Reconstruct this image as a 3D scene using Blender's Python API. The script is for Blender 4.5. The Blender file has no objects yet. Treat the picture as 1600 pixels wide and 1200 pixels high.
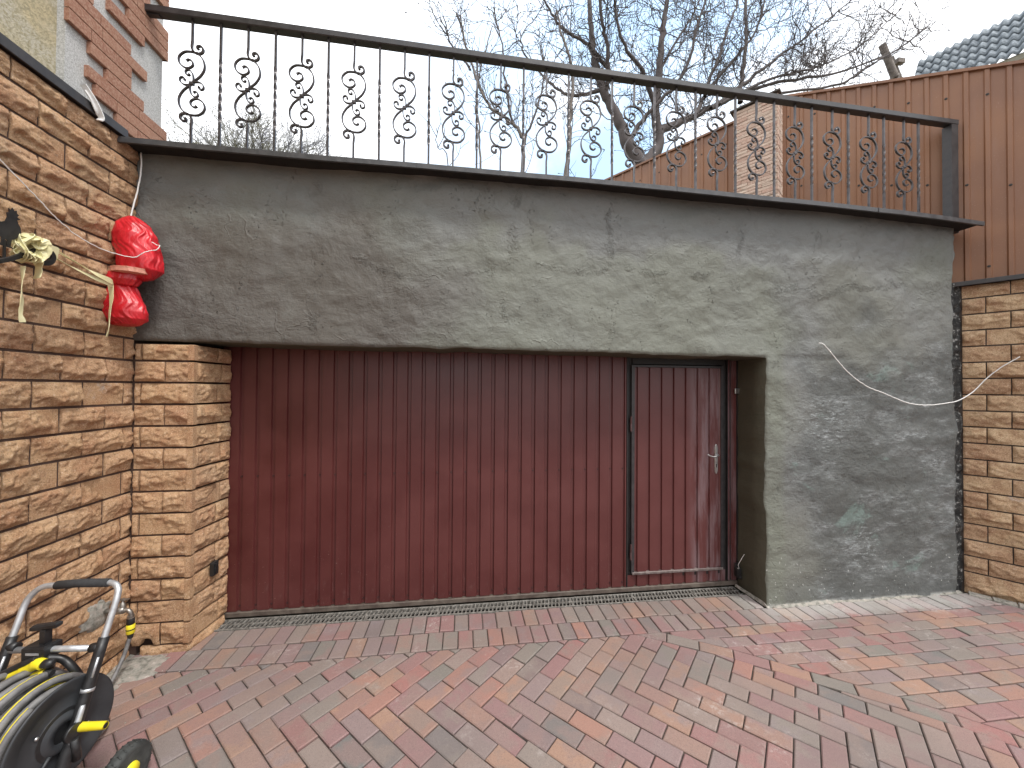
import bpy, bmesh, math, random
import numpy as np
from mathutils import Vector, Matrix
R = math.radians
C = bpy.context.scene.collection
sc = bpy.context.scene

# ------------------------------------------------------------ camera
cam_d = bpy.data.cameras.new('camera'); cam = bpy.data.objects.new('camera', cam_d); C.objects.link(cam)
cam_d.sensor_width = 36; cam_d.lens = 590 / 1600 * 36; cam_d.clip_end = 500; cam_d.clip_start = 0.02
yaw, pitch, roll = R(7.4), R(.75), R(-.4)
fw = Vector((math.sin(yaw) * math.cos(pitch), math.cos(yaw) * math.cos(pitch), math.sin(pitch)))
rt = Vector((math.cos(yaw), -math.sin(yaw), 0)); up = rt.cross(fw)
r2 = math.cos(roll) * rt - math.sin(roll) * up; u2 = math.sin(roll) * rt + math.cos(roll) * up
M = Matrix((r2, u2, -fw)).transposed().to_4x4(); M.translation = (0, 0, 1.6)
cam.matrix_world = M
sc.camera = cam

# ------------------------------------------------------------ world: bright overcast with blue gaps
SUN_EL, SUN_AZ = R(60), R(140)          # azimuth clockwise from +Y
w = bpy.data.worlds.new('World'); sc.world = w; w.use_nodes = True
nt = w.node_tree; nt.nodes.clear()
def WN(t, **k):
    n = nt.nodes.new(t)
    for a, b in k.items():
        if a.startswith('i_'): n.inputs[int(a[2:])].default_value = b
        else: setattr(n, a, b)
    return n
wo = WN('ShaderNodeOutputWorld'); bg = WN('ShaderNodeBackground'); bg.inputs[1].default_value = 0.1
sky = WN('ShaderNodeTexSky', sky_type='NISHITA', sun_disc=False, sun_elevation=SUN_EL, sun_rotation=SUN_AZ)
tc = WN('ShaderNodeTexCoord'); nz = WN('ShaderNodeTexNoise'); nz.inputs['Scale'].default_value = 2.2; nz.inputs['Detail'].default_value = 7; nz.inputs['Roughness'].default_value = .55
nt.links.new(tc.outputs['Generated'], nz.inputs['Vector'])
dot = WN('ShaderNodeVectorMath', operation='DOT_PRODUCT'); dv = Vector((.33, .80, .52)).normalized(); dot.inputs[1].default_value = dv
nrm = WN('ShaderNodeVectorMath', operation='NORMALIZE')
nt.links.new(tc.outputs['Generated'], nrm.inputs[0]); nt.links.new(nrm.outputs[0], dot.inputs[0])
mr = WN('ShaderNodeMapRange', interpolation_type='SMOOTHSTEP'); mr.inputs[1].default_value = .84; mr.inputs[2].default_value = .99
nt.links.new(dot.outputs['Value'], mr.inputs[0])
nr = WN('ShaderNodeMapRange', interpolation_type='SMOOTHSTEP'); nr.inputs[1].default_value = .36; nr.inputs[2].default_value = .56
nt.links.new(nz.outputs[0], nr.inputs[0])
mu = WN('ShaderNodeMath', operation='MULTIPLY'); nt.links.new(mr.outputs[0], mu.inputs[0]); nt.links.new(nr.outputs[0], mu.inputs[1])
m2 = WN('ShaderNodeMath', operation='MULTIPLY'); nt.links.new(mu.outputs[0], m2.inputs[0]); m2.inputs[1].default_value = 1.
addw = WN('ShaderNodeMix', data_type='RGBA', blend_type='ADD'); addw.inputs[0].default_value = 1; addw.inputs[7].default_value = (4.6, 6.4, 8.2, 1)
nt.links.new(sky.outputs[0], addw.inputs[6])
mixw = WN('ShaderNodeMix', data_type='RGBA'); mixw.inputs[6].default_value = (14.6, 14.9, 15.4, 1)
nt.links.new(m2.outputs[0], mixw.inputs[0]); nt.links.new(addw.outputs[2], mixw.inputs[7])
sepw = WN('ShaderNodeSeparateXYZ'); nt.links.new(nrm.outputs[0], sepw.inputs[0])
grw = WN('ShaderNodeMapRange'); grw.inputs[1].default_value = 0.; grw.inputs[2].default_value = 1.; grw.inputs[3].default_value = .66; grw.inputs[4].default_value = 1.42; nt.links.new(sepw.outputs[2], grw.inputs[0])
mulw = WN('ShaderNodeMix', data_type='RGBA', blend_type='MULTIPLY'); mulw.inputs[0].default_value = 1; nt.links.new(mixw.outputs[2], mulw.inputs[6]); nt.links.new(grw.outputs[0], mulw.inputs[7])
nt.links.new(mulw.outputs[2], bg.inputs[0]); nt.links.new(bg.outputs[0], wo.inputs[0])

sd = bpy.data.lights.new('sun', 'SUN'); sd.energy = 2.0; sd.angle = R(11); sd.color = (1, .96, .9)
sun = bpy.data.objects.new('sun', sd); C.objects.link(sun)
sv = Vector((math.sin(SUN_AZ) * math.cos(SUN_EL), math.cos(SUN_AZ) * math.cos(SUN_EL), math.sin(SUN_EL)))
sun.rotation_euler = sv.to_track_quat('Z', 'Y').to_euler()
vs = sc.view_settings; vs.view_transform = 'Standard'; vs.look = 'None'; vs.exposure = 0.32; vs.gamma = 1

# ------------------------------------------------------------ noise in numpy
def _h(ix, iy, iz, seed):
    n = (ix.astype(np.int64) * 374761393 + iy.astype(np.int64) * 668265263 + iz.astype(np.int64) * 2147483647 + seed * 974634777) & 0xffffffff
    n = ((n ^ (n >> 13)) * 1274126177) & 0xffffffff
    n = (n ^ (n >> 16)) & 0xffff
    return n / 65535.0
def vnoise(x, y, z=0., seed=0):
    x, y, z = np.broadcast_arrays(np.asarray(x, float), y, z)
    fx, fy, fz = np.floor(x), np.floor(y), np.floor(z)
    u, v, t = x - fx, y - fy, z - fz
    u = u * u * (3 - 2 * u); v = v * v * (3 - 2 * v); t = t * t * (3 - 2 * t)
    o = 0
    for a in (0, 1):
        for b in (0, 1):
            for c in (0, 1):
                o = o + _h(fx + a, fy + b, fz + c, seed) * (u if a else 1 - u) * (v if b else 1 - v) * (t if c else 1 - t)
    return o * 2 - 1
def fbm(x, y, z=0., seed=0, oct=4):
    s, a = 0, 1.
    for i in range(oct):
        s = s + a * vnoise(x * 2 ** i, y * 2 ** i, z, seed + i); a *= .5
    return s

# ------------------------------------------------------------ materials
class NB:
    def __init__(s, name):
        s.m = bpy.data.materials.new(name); s.m.use_nodes = True; s.t = s.m.node_tree; s.t.nodes.clear()
        s.o = s.t.nodes.new('ShaderNodeOutputMaterial'); s.b = s.t.nodes.new('ShaderNodeBsdfPrincipled')
        s.t.links.new(s.b.outputs[0], s.o.inputs[0]); s.tc = s.t.nodes.new('ShaderNodeTexCoord')
    def n(s, t, **k):
        n = s.t.nodes.new(t)
        for a, b in k.items(): setattr(n, a, b)
        return n
    def L(s, a, b): s.t.links.new(a, b)
    def setin(s, inp, v):
        if isinstance(v, bpy.types.NodeSocket): s.L(v, inp)
        else: inp.default_value = v
    def noise(s, scale, detail=4, rough=.55, vec=None, dist=0., stretch=None):
        n = s.n('ShaderNodeTexNoise'); n.inputs['Scale'].default_value = scale; n.inputs['Detail'].default_value = detail
        n.inputs['Roughness'].default_value = rough; n.inputs['Distortion'].default_value = dist
        v = vec or s.tc.outputs['Object']
        if stretch:
            mp = s.n('ShaderNodeMapping'); mp.inputs['Scale'].default_value = stretch; s.L(v, mp.inputs[0]); v = mp.outputs[0]
        s.L(v, n.inputs['Vector']); return n.outputs[0]
    def ramp(s, f, st):
        r = s.n('ShaderNodeValToRGB'); e = r.color_ramp.elements
        while len(e) < len(st): e.new(.5)
        for i, (p, c) in enumerate(st):
            e[i].position = p; e[i].color = (c if hasattr(c, '__len__') else (c, c, c)) if (hasattr(c, '__len__') and len(c) == 4) else (tuple(c) + (1,) if hasattr(c, '__len__') else (c, c, c, 1))
        s.L(f, r.inputs[0]); return r.outputs[0]
    def mix(s, f, a, b, bt='MIX'):
        m = s.n('ShaderNodeMix', data_type='RGBA', blend_type=bt)
        s.setin(m.inputs[0], f)
        for i, v in ((6, a), (7, b)):
            if isinstance(v, (tuple, list)) and len(v) == 3: v = tuple(v) + (1,)
            s.setin(m.inputs[i], v)
        return m.outputs[2]
    def math(s, op, a, b=0., c=None):
        m = s.n('ShaderNodeMath', operation=op); s.setin(m.inputs[0], a); s.setin(m.inputs[1], b)
        if c is not None: s.setin(m.inputs[2], c)
        return m.outputs[0]
    def mr(s, f, a, b, c=0., d=1., smooth=True):
        m = s.n('ShaderNodeMapRange', interpolation_type='SMOOTHSTEP' if smooth else 'LINEAR')
        s.setin(m.inputs[0], f)
        for i, v in zip((1, 2, 3, 4), (a, b, c, d)): m.inputs[i].default_value = v
        return m.outputs[0]
    def xyz(s):
        m = s.n('ShaderNodeSeparateXYZ'); s.L(s.tc.outputs['Object'], m.inputs[0]); return m.outputs
    def attr(s, name):
        a = s.n('ShaderNodeAttribute', attribute_name=name); return a
    def bump(s, h, strength=.5, dist=.01, normal=None):
        b = s.n('ShaderNodeBump'); b.inputs['Strength'].default_value = strength; b.inputs['Distance'].default_value = dist
        s.L(h, b.inputs['Height'])
        if normal is not None: s.L(normal, b.inputs['Normal'])
        return b.outputs[0]
    def fin(s, col, rough=.6, metal=0., normal=None, spec=None):
        if isinstance(col, (tuple, list)) and len(col) == 3: col = tuple(col) + (1,)
        s.setin(s.b.inputs['Base Color'], col); s.setin(s.b.inputs['Roughness'], rough); s.setin(s.b.inputs['Metallic'], metal)
        if spec is not None: s.b.inputs['Specular IOR Level'].default_value = spec
        if normal is not None: s.L(normal, s.b.inputs['Normal'])
        return s.m

def stone_mat(name, tint, warm):
    b = NB(name); rnd = b.attr('rnd').outputs['Fac']
    n1 = b.noise(9, 5, .6); n2 = b.noise(140, 3, .7); n3 = b.noise(2.1, 3)
    base = b.ramp(n1, [(.30, warm[0]), (.48, warm[1]), (.60, warm[2]), (.75, warm[3])])
    base = b.mix(b.mr(rnd, 0, 1, 0, .45, False), base, tint)
    base = b.mix(b.mr(n2, .54, .66, 0, .55), base, (.82, .68, .52))
    base = b.mix(b.mr(n2, .46, .34, 0, .6), base, (.20, .11, .06))
    n4 = b.noise(26, 4, .65)
    base = b.mix(b.mr(n4, .57, .70, 0, .35), base, (.30, .15, .09))
    base = b.mix(b.mr(n3, .55, .75, 0, .35), base, (.40, .33, .22))
    ef = b.math('MULTIPLY', b.mr(b.noise(3.3, 4, .7), .66, .75), b.mr(b.noise(22, 3, .6), .42, .6))
    base = b.mix(b.math('MULTIPLY', ef, .6), base, (.70, .66, .62))
    nb = b.bump(b.noise(48, 8, .85), 1., .012); nb = b.bump(b.noise(300, 3, .7), .8, .003, nb)
    return b.fin(base, .88, 0, nb, .25)

MAT = {}
MAT['stone_l'] = stone_mat('sandstone tile warm', (.52, .29, .18), [(.50, .265, .14), (.60, .37, .205), (.68, .45, .26), (.54, .32, .19)])
MAT['stone_r'] = stone_mat('sandstone tile ochre', (.42, .24, .15), [(.38, .22, .13), (.54, .36, .215), (.66, .48, .30), (.46, .29, .18)])
b = NB('brown grout'); MAT['grout'] = b.fin(b.mix(b.noise(30), (.045, .026, .020), (.10, .06, .045)), .95, 0, b.bump(b.noise(200), .6, .004))
b = NB('grey grout'); MAT['grout_r'] = b.fin(b.mix(b.noise(30), (.035, .028, .022), (.075, .055, .045)), .95, 0, b.bump(b.noise(200), .6, .004))

# rendered wall
b = NB('trowelled cement render'); X, Y_, Z = b.xyz()
wob = b.math('MULTIPLY', b.math('SUBTRACT', b.noise(1.549, 3.640, 0.425), .5), 1.3); wob2 = b.math('MULTIPLY', b.math('SUBTRACT', b.noise(2.182, 3.640, 0.425), .5), 1.1)
n1 = b.noise(0.915, 3.640, 0.425); n2 = b.noise(7, 5, .65, stretch=(0.704, 0.728, 1.133)); n3 = b.noise(31.680, 2.912, 0.496)
col = b.ramp(n1, [(.3, (0.127, 0.131, 0.112)), (.46, (0.165, 0.169, 0.150)), (.58, (0.176, 0.182, 0.174)), (.72, (0.148, 0.157, 0.131))])
xw = b.math('ADD', X, wob); zw = b.math('ADD', Z, wob2)
# mauve patch low at the left with the shade there painted in, greenish centre band, greyer upper right
mauve = b.math('MULTIPLY', b.mr(xw, .15, -.45), b.mr(zw, 2.75, 2.35)); col = b.mix(b.math('MULTIPLY', mauve, .8), col, (0.116, 0.106, 0.094))
green = b.math('MULTIPLY', b.math('MULTIPLY', b.mr(xw, -.4, .1), b.mr(xw, 2.5, 2.2)), b.mr(zw, 2.62, 2.45)); col = b.mix(b.math('MULTIPLY', green, .6), col, (0.187, 0.198, 0.161))
grey = b.math('MULTIPLY', b.mr(xw, -.6, .0), b.mr(zw, 2.55, 2.7)); col = b.mix(b.math('MULTIPLY', grey, .6), col, (0.183, 0.191, 0.188))
dark = b.math('MULTIPLY', b.mr(xw, 2.45, 2.75), b.mr(zw, 2.15, 1.85)); col = b.mix(b.math('MULTIPLY', dark, .85), col, (0.090, 0.096, 0.094))
strip = b.math('MULTIPLY', b.mr(X, 2.42, 2.34), b.math('MULTIPLY', b.mr(zw, 2.0, 1.8), b.mr(X, 2.2, 2.235))); col = b.mix(b.math('MULTIPLY', strip, .6), col, (0.165, 0.177, 0.142))
col = b.mix(b.mr(n2, .55, .75, 0, .35), col, (0.211, 0.218, 0.202))
col = b.mix(b.mr(n2, .45, .28, 0, .35), col, (0.092, 0.093, 0.083))
col = b.mix(b.mr(n3, .62, .75, 0, .12), col, (0.232, 0.240, 0.219))
ef = b.math('MULTIPLY', b.mr(b.noise(3.6, 7, .72, stretch=(.7, 1, 1.9), dist=.3), .44, .74), b.mr(b.noise(34, 6, .8, stretch=(.6, 1, 2.0)), .36, .72))
efm = b.math('MULTIPLY', b.math('MULTIPLY', ef, dark), .95)
col = b.mix(efm, col, (.46, .49, .50))
sp = b.n('ShaderNodeVectorMath', operation='DISTANCE'); b.L(b.tc.outputs['Object'], sp.inputs[0]); sp.inputs[1].default_value = (3.05, 2.54, .42)
sp2 = b.n('ShaderNodeVectorMath', operation='DISTANCE'); b.L(b.tc.outputs['Object'], sp2.inputs[0]); sp2.inputs[1].default_value = (2.72, 2.54, 1.35)
spm = b.math('MULTIPLY', b.math('MAXIMUM', b.mr(sp.outputs['Value'], .26, .04), b.mr(sp2.outputs['Value'], .34, .05)), b.mr(b.noise(26, 6, .8, stretch=(.6, 1, 2.2)), .50, .68)); col = b.mix(b.math('MULTIPLY', spm, .7), col, (.55, .60, .61))
teal = b.math('MULTIPLY', b.mr(b.noise(2.7, 4, .7, dist=.6), .60, .70), dark); col = b.mix(b.math('MULTIPLY', teal, .4), col, (.22, .32, .29))
bw = b.math('MULTIPLY', b.math('MULTIPLY', b.mr(Z, .035, .0), b.mr(X, 2.0, 2.1)), b.mr(b.noise(16, 4), .38, .55)); col = b.mix(b.math('MULTIPLY', bw, .8), col, (.50, .50, .47))
spk = b.math('MULTIPLY', b.mr(b.noise(60, 2, .5), .70, .74), b.mr(Z, .6, .1)); col = b.mix(b.math('MULTIPLY', spk, .8), col, (.7, .7, .68))
hb = b.noise(2.2, 5, .55, dist=.3); nb = b.bump(hb, .5, .09)
rough_mask = b.mr(b.noise(1.9, 4, .6), .44, .60)
nb = b.bump(b.math('MULTIPLY', b.noise(9, 8, .68, stretch=(1, 1, 1.35), dist=.25), b.mr(b.noise(1.4, 3), .35, .65, .45, 1.)), .75, .030, nb)
nb = b.bump(b.math('MULTIPLY', b.noise(30, 5, .7, stretch=(.8, 1, 1.5)), b.mr(b.noise(2.3, 4, .6), .48, .66, .12, 1.)), .55, .010, nb)
vor = b.n('ShaderNodeTexVoronoi', feature='DISTANCE_TO_EDGE'); vor.inputs['Scale'].default_value = 9
mp = b.n('ShaderNodeVectorMath', operation='ADD'); nn = b.n('ShaderNodeTexNoise'); nn.inputs['Scale'].default_value = 6; b.L(b.tc.outputs['Object'], nn.inputs['Vector'])
b.L(b.tc.outputs['Object'], mp.inputs[0]); b.L(nn.outputs[1], mp.inputs[1]); b.L(mp.outputs[0], vor.inputs['Vector'])
rid = b.math('MULTIPLY', b.mr(vor.outputs[0], .05, .0), b.mr(b.noise(3.4, 3, .6), .50, .62)); nb = b.bump(rid, .0, .008, nb)
wv = b.n('ShaderNodeTexWave', wave_type='RINGS'); wv.inputs['Scale'].default_value = 1.6; wv.inputs['Distortion'].default_value = 9; wv.inputs['Detail'].default_value = 3; wv.inputs['Detail Scale'].default_value = 1.2; b.L(b.tc.outputs['Object'], wv.inputs['Vector'])
nb = b.bump(b.math('MULTIPLY', wv.outputs['Fac'], b.mr(b.noise(1.7, 3), .42, .62)), .30, .020, nb)
lump = b.math('MULTIPLY', b.mr(b.noise(62, 3, .6), .60, .70), b.mr(b.noise(3.2, 4, .7, stretch=(2.2, 1, .8)), .54, .62)); nb = b.bump(lump, 1., .009, nb)
seam = None
for x0, za, zb in ((-.95, 1.85, 3.0), (.34, 2.45, 3.0), (.30, 1.85, 2.3), (1.02, 1.9, 3.0), (2.02, 1.9, 3.0), (2.62, 2.3, 2.9)):
    d_ = b.mr(b.math('ABSOLUTE', b.math('SUBTRACT', b.math('ADD', X, b.math('MULTIPLY', b.math('SUBTRACT', b.noise(3.5, 4, .6), .5), .35)), x0)), .05, .008)
    d_ = b.math('MULTIPLY', d_, b.math('MULTIPLY', b.mr(Z, za, za + .15), b.mr(Z, zb, zb - .15)))
    seam = d_ if seam is None else b.math('MAXIMUM', seam, d_)
hs_ = b.mr(b.math('ABSOLUTE', b.math('SUBTRACT', b.math('ADD', Z, b.math('MULTIPLY', b.math('SUBTRACT', b.noise(1.7, 4, .6), .5), .5)), 2.42)), .04, .005)
seam = b.math('MAXIMUM', seam, b.math('MULTIPLY', hs_, b.mr(X, -.9, -.6)))
nb = b.bump(b.math('MULTIPLY', b.math('MULTIPLY', seam, b.mr(b.noise(48, 4, .7), .42, .62)), b.mr(b.noise(4, 3), .42, .58)), .8, .009, nb)
scr = b.n('ShaderNodeTexVoronoi', feature='DISTANCE_TO_EDGE'); scr.inputs['Scale'].default_value = 2.1; scr.inputs['Randomness'].default_value = 1
mp2 = b.n('ShaderNodeVectorMath', operation='ADD'); nn2 = b.n('ShaderNodeTexNoise'); nn2.inputs['Scale'].default_value = 2.5; nn2.inputs['Detail'].default_value = 4; b.L(b.tc.outputs['Object'], nn2.inputs['Vector']); b.L(b.tc.outputs['Object'], mp2.inputs[0]); b.L(nn2.outputs[1], mp2.inputs[1]); b.L(mp2.outputs[0], scr.inputs['Vector'])
nb = b.bump(b.math('MULTIPLY', b.mr(scr.outputs[0], .018, .0), b.mr(b.noise(2.4, 3, .6), .54, .66)), .45, .007, nb)
streak = b.noise(34, 4, .7, stretch=(.45, 1, 3.2), dist=.3); nb = b.bump(streak, .25, .004, nb)
MAT['render'] = b.fin(col, b.mr(b.noise(5, 4), .3, .7, .52, .70, False), 0, nb, .42)
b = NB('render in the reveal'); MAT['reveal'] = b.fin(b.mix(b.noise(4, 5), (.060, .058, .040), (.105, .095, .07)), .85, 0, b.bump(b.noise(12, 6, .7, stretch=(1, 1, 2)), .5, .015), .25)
b = NB('tarred mortar'); MAT['tar'] = b.fin(b.ramp(b.noise(26, 4, .7), [(.42, (.018, .018, .018)), (.56, (.05, .05, .047)), (.66, (.42, .42, .40))]), .6, 0, b.bump(b.noise(40, 5, .8), 1., .02))
def paint(name, c1, c2, rough=.4, metal=0., sc_=20, bs=.1, spec=None):
    b = NB(name); n = b.noise(sc_, 5, .6)
    return b.fin(b.mix(b.mr(n, .35, .65), c1, c2), b.mr(n, .3, .7, rough - .06, rough + .12, False), metal, b.bump(b.noise(sc_ * 6, 4, .7), bs, .002), spec)
MAT['coping'] = paint('dark painted coping metal', (.052, .052, .055), (.078, .077, .080), .36)
MAT['rail'] = paint('dark bronze painted steel', (.028, .026, .028), (.045, .041, .042), .38)
MAT['iron'] = paint('forged iron with worn paint', (.055, .050, .052), (.10, .09, .092), .32, .45)
MAT['black'] = paint('matt black iron', (.012, .011, .011), (.022, .020, .019), .5)
# maroon sheet
b = NB('maroon coated sheet'); X, Y_, Z = b.xyz()
n = b.noise(3, 4); f = b.noise(130, 3, .6); st = b.noise(14, 5, .7, stretch=(1, 1, .12))
col = b.mix(b.mr(n, .35, .65), (.080, .018, .017), (.104, .027, .025))
col = b.mix(b.mr(X, -.8, 2.2, 0, .5, False), col, (.122, .042, .040))
dust = b.math('MULTIPLY', b.mr(st, .40, .62), b.mr(X, 1.80, 1.90)); col = b.mix(b.math('MULTIPLY', dust, .62), col, (.21, .15, .16))
fl = b.math('MULTIPLY', b.mr(f, .715, .74), b.mr(Z, 1.0, .2)); col = b.mix(b.math('MULTIPLY', fl, .75), col, (.5, .43, .38))
sm = b.math('MULTIPLY', b.mr(b.noise(30, 5, .8, stretch=(1, 1, .4)), .55, .72), b.mr(Z, .40, .02)); col = b.mix(b.math('MULTIPLY', sm, .35), col, (.20, .13, .12))
MAT['maroon'] = b.fin(col, b.mr(n, .3, .7, .33, .44, False), 0, b.bump(b.noise(5, 4), .22, .012), .5)
b = NB('fence coated sheet'); col = b.mix(b.mr(b.noise(1.6, 3), .35, .65), (.27, .130, .068), (.215, .103, .058))
col = b.mix(b.mr(b.noise(12, 5, .7, stretch=(1, 1, .15)), .5, .75, 0, .35), col, (.25, .14, .10))
col = b.mix(b.mr(b.noise(120, 2, .6), .66, .72, 0, .4), col, (.4, .28, .2))
MAT['fence'] = b.fin(col, .42, 0, b.bump(b.noise(5, 3), .15, .01), .45)
MAT['steel'] = paint('brushed steel', (.42, .42, .42), (.55, .55, .54), .3, .9)
MAT['alu'] = paint('satin aluminium tube', (.50, .52, .54), (.60, .62, .64), .36, .6, 40)
MAT['railbrown'] = paint('dirty bottom rail', (.075, .055, .045), (.13, .105, .085), .6, 0, 14)
MAT['screw'] = paint('painted screw', (.035, .012, .012), (.055, .02, .02), .4)
MAT['grate'] = paint('worn galvanised grate', (.15, .14, .125), (.30, .285, .26), .6, .3, 40)
MAT['void'] = paint('black drain channel and soffit shade', (.008, .008, .008), (.02, .018, .016), .9)
MAT['plast'] = paint('black plastic', (.014, .014, .015), (.024, .024, .025), .38, 0, 30)
MAT['plast2'] = paint('charcoal reel plastic', (.022, .024, .028), (.040, .043, .047), .45, 0, 6)
MAT['yellow'] = paint('yellow plastic', (.80, .66, .02), (.85, .72, .04), .4)
MAT['hose'] = paint('grey hose rubber', (.13, .125, .125), (.20, .195, .19), .5, 0, 30)
MAT['foam'] = paint('foam grip', (.025, .025, .026), (.04, .04, .042), .85, 0, 90, .5)
MAT['rubber'] = paint('tyre rubber', (.03, .033, .032), (.06, .063, .06), .7)
MAT['brass'] = paint('tarnished tap metal', (.24, .22, .20), (.40, .37, .33), .35, .8, 60)
MAT['wire'] = paint('white cable sheath', (.74, .73, .71), (.84, .83, .81), .5)
MAT['wired'] = paint('grey cable sheath', (.10, .09, .08), (.25, .22, .20), .6)
b = NB('red plastic bag'); n = b.noise(7, 4); col = b.mix(b.mr(n, .3, .7), (.42, .008, .014), (.66, .020, .032))
MAT['bag'] = b.fin(col, .34, 0, b.bump(b.noise(42, 4, .6, dist=.6, stretch=(1, 1, .35)), .45, .006, b.bump(b.noise(14, 4, .6, dist=.6, stretch=(1, 1, .45)), .5, .014)), .5)
b.b.inputs['Subsurface Weight'].default_value = .0
b = NB('yellow film ribbon'); MAT['ribbon'] = b.fin(b.mix(b.noise(12), (.66, .60, .28), (.80, .76, .52)), .45, 0, b.bump(b.noise(40, 4), .4, .004))
b = NB('tape'); MAT['tape'] = b.fin((.62, .28, .20), .4)
b = NB('yellow stucco'); n = b.noise(3, 4); MAT['stucco'] = b.fin(b.mix(b.mr(b.noise(60, 3, .7), .4, .65), b.mix(b.mr(n, .4, .6), (.50, .42, .26), (.50, .46, .36)), (.34, .30, .19)), .9, 0, b.bump(b.noise(110, 4, .7), .9, .006))
b = NB('grey pebbledash'); MAT['dash'] = b.fin(b.mix(b.mr(b.noise(150, 3, .7), .35, .65), (.38, .38, .365), (.62, .62, .61)), .9, 0, b.bump(b.noise(170, 4, .7), .9, .006))
b = NB('red brown brick slip'); MAT['quoin'] = b.fin(b.mix(b.mr(b.noise(90, 3, .7), .4, .7), b.mix(b.attr('rnd').outputs['Fac'], (.30, .135, .085), (.36, .18, .115)), (.45, .27, .19)), .9, 0, b.bump(b.noise(130, 5, .75), .9, .006))
# pavers
b = NB('mottled clay paver'); rnd = b.attr('rnd').outputs['Fac']; rnd2 = b.attr('rnd2').outputs['Fac']; X, Y_, Z = b.xyz()
pal = b.ramp(rnd, [(0., (0.296, 0.162, 0.149)), (.14, (0.276, 0.162, 0.159)), (.28, (0.259, 0.194, 0.187)), (.42, (0.206, 0.191, 0.169)), (.56, (0.287, 0.221, 0.197)), (.68, (0.296, 0.186, 0.153)), (.80, (0.345, 0.217, 0.159)), (.88, (0.325, 0.149, 0.138)), (.94, (0.163, 0.164, 0.157)), (1., (0.259, 0.162, 0.162))])
pal2 = b.ramp(rnd2, [(0., (0.239, 0.207, 0.212)), (.3, (0.268, 0.162, 0.153)), (.6, (0.248, 0.219, 0.190)), (.85, (0.276, 0.186, 0.162)), (1., (0.230, 0.206, 0.181))])
nA = b.noise(6.5, 3, .6); col = b.mix(b.mr(nA, .44, .60, 0, .6), pal, pal2)
nf = b.noise(95, 4, .75); col = b.mix(b.mr(nf, .56, .72, 0, .32), col, (.40, .33, .30)); col = b.mix(b.mr(nf, .46, .30, 0, .4), col, (.12, .10, .09))
wall = b.math('MULTIPLY', b.mr(b.math('ADD', Y_, b.math('MULTIPLY', b.noise(5, 5, .7), .35)), 2.50, 2.62), b.mr(X, 1.9, 2.4))
eff = b.math('MULTIPLY', b.mr(b.noise(2.6, 5, .7, dist=.5), .54, .72), b.mr(b.noise(38, 4, .75), .45, .62))
col = b.mix(b.math('MULTIPLY', eff, .55), col, (.60, .56, .53))
col = b.mix(b.math('MULTIPLY', wall, .5), col, (.52, .52, .50))
ng = b.noise(330, 3, .8); col = b.mix(b.mr(ng, .54, .70, 0, .4), col, (.38, .31, .28)); col = b.mix(b.mr(ng, .48, .34, 0, .5), col, (.10, .085, .08))
dk = b.noise(1.1, 3); col = b.mix(b.mr(dk, .42, .7, 0, .45), col, (.17, .14, .13))
MAT['paver'] = b.fin(col, .84, 0, b.bump(b.noise(160, 5, .75), .55, .003, b.bump(b.noise(28, 4, .6), .35, .006)), .25)
b = NB('jointing sand'); MAT['sand'] = b.fin(b.mix(b.mr(b.noise(40, 4), .4, .6), (.035, .028, .024), (.07, .055, .045)), .95, 0, b.bump(b.noise(250), .7, .004))
b = NB('patched mortar'); MAT['mortar'] = b.fin(b.ramp(b.noise(26, 5, .7), [(.35, (.16, .15, .13)), (.5, (.34, .33, .29)), (.62, (.42, .37, .33)), (.72, (.62, .60, .56))]), .95, 0, b.bump(b.noise(50, 5, .75), 1., .012))
b = NB('concrete'); MAT['concrete'] = b.fin(b.mix(b.noise(8, 5), (.20, .195, .18), (.33, .32, .30)), .9, 0, b.bump(b.noise(40, 4), .4, .01))
b = NB('soil'); MAT['soil'] = b.fin(b.mix(b.noise(2, 6), (.05, .06, .03), (.12, .10, .06)), .95, 0, b.bump(b.noise(14, 5), .8, .05))
b = NB('walnut bark'); MAT['bark'] = b.fin(b.mix(b.mr(b.noise(10, 5, .7), .35, .65), (.115, .098, .088), (.22, .19, .17)), .9, 0, b.bump(b.noise(30, 5, .7, stretch=(1, 1, .3)), .6, .02))
b = NB('twig bark'); MAT['twig'] = b.fin(b.mix(b.noise(5), (.075, .062, .062), (.13, .11, .105)), .85)
b = NB('far twig bark'); MAT['fartwig'] = b.fin(b.mix(b.mr(b.noise(1.2), .4, .6), (.19, .19, .22), (.20, .19, .13)), .9)
b = NB('weathered slate sheet'); MAT['slate'] = b.fin(b.mix(b.mr(b.noise(9, 5, .7), .35, .65), (.085, .105, .125), (.22, .25, .275)), .8, 0, b.bump(b.noise(40, 5), .6, .01))
b = NB('white fascia'); MAT['white'] = b.fin(b.mix(b.noise(20), (.6, .6, .58), (.75, .75, .74)), .6)
b = NB('split brick veneer'); Xs = b.noise(7, 4, .6, stretch=(1, 1, 7)); ms = b.noise(60, 3, .7)
MAT['veneer'] = b.fin(b.mix(b.mr(ms, .4, .7, 0, .5), b.mix(b.attr('rnd').outputs['Fac'], (.50, .31, .24), (.60, .46, .37)), (.66, .55, .45)), .85, 0, b.bump(Xs, .8, .02))

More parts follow.
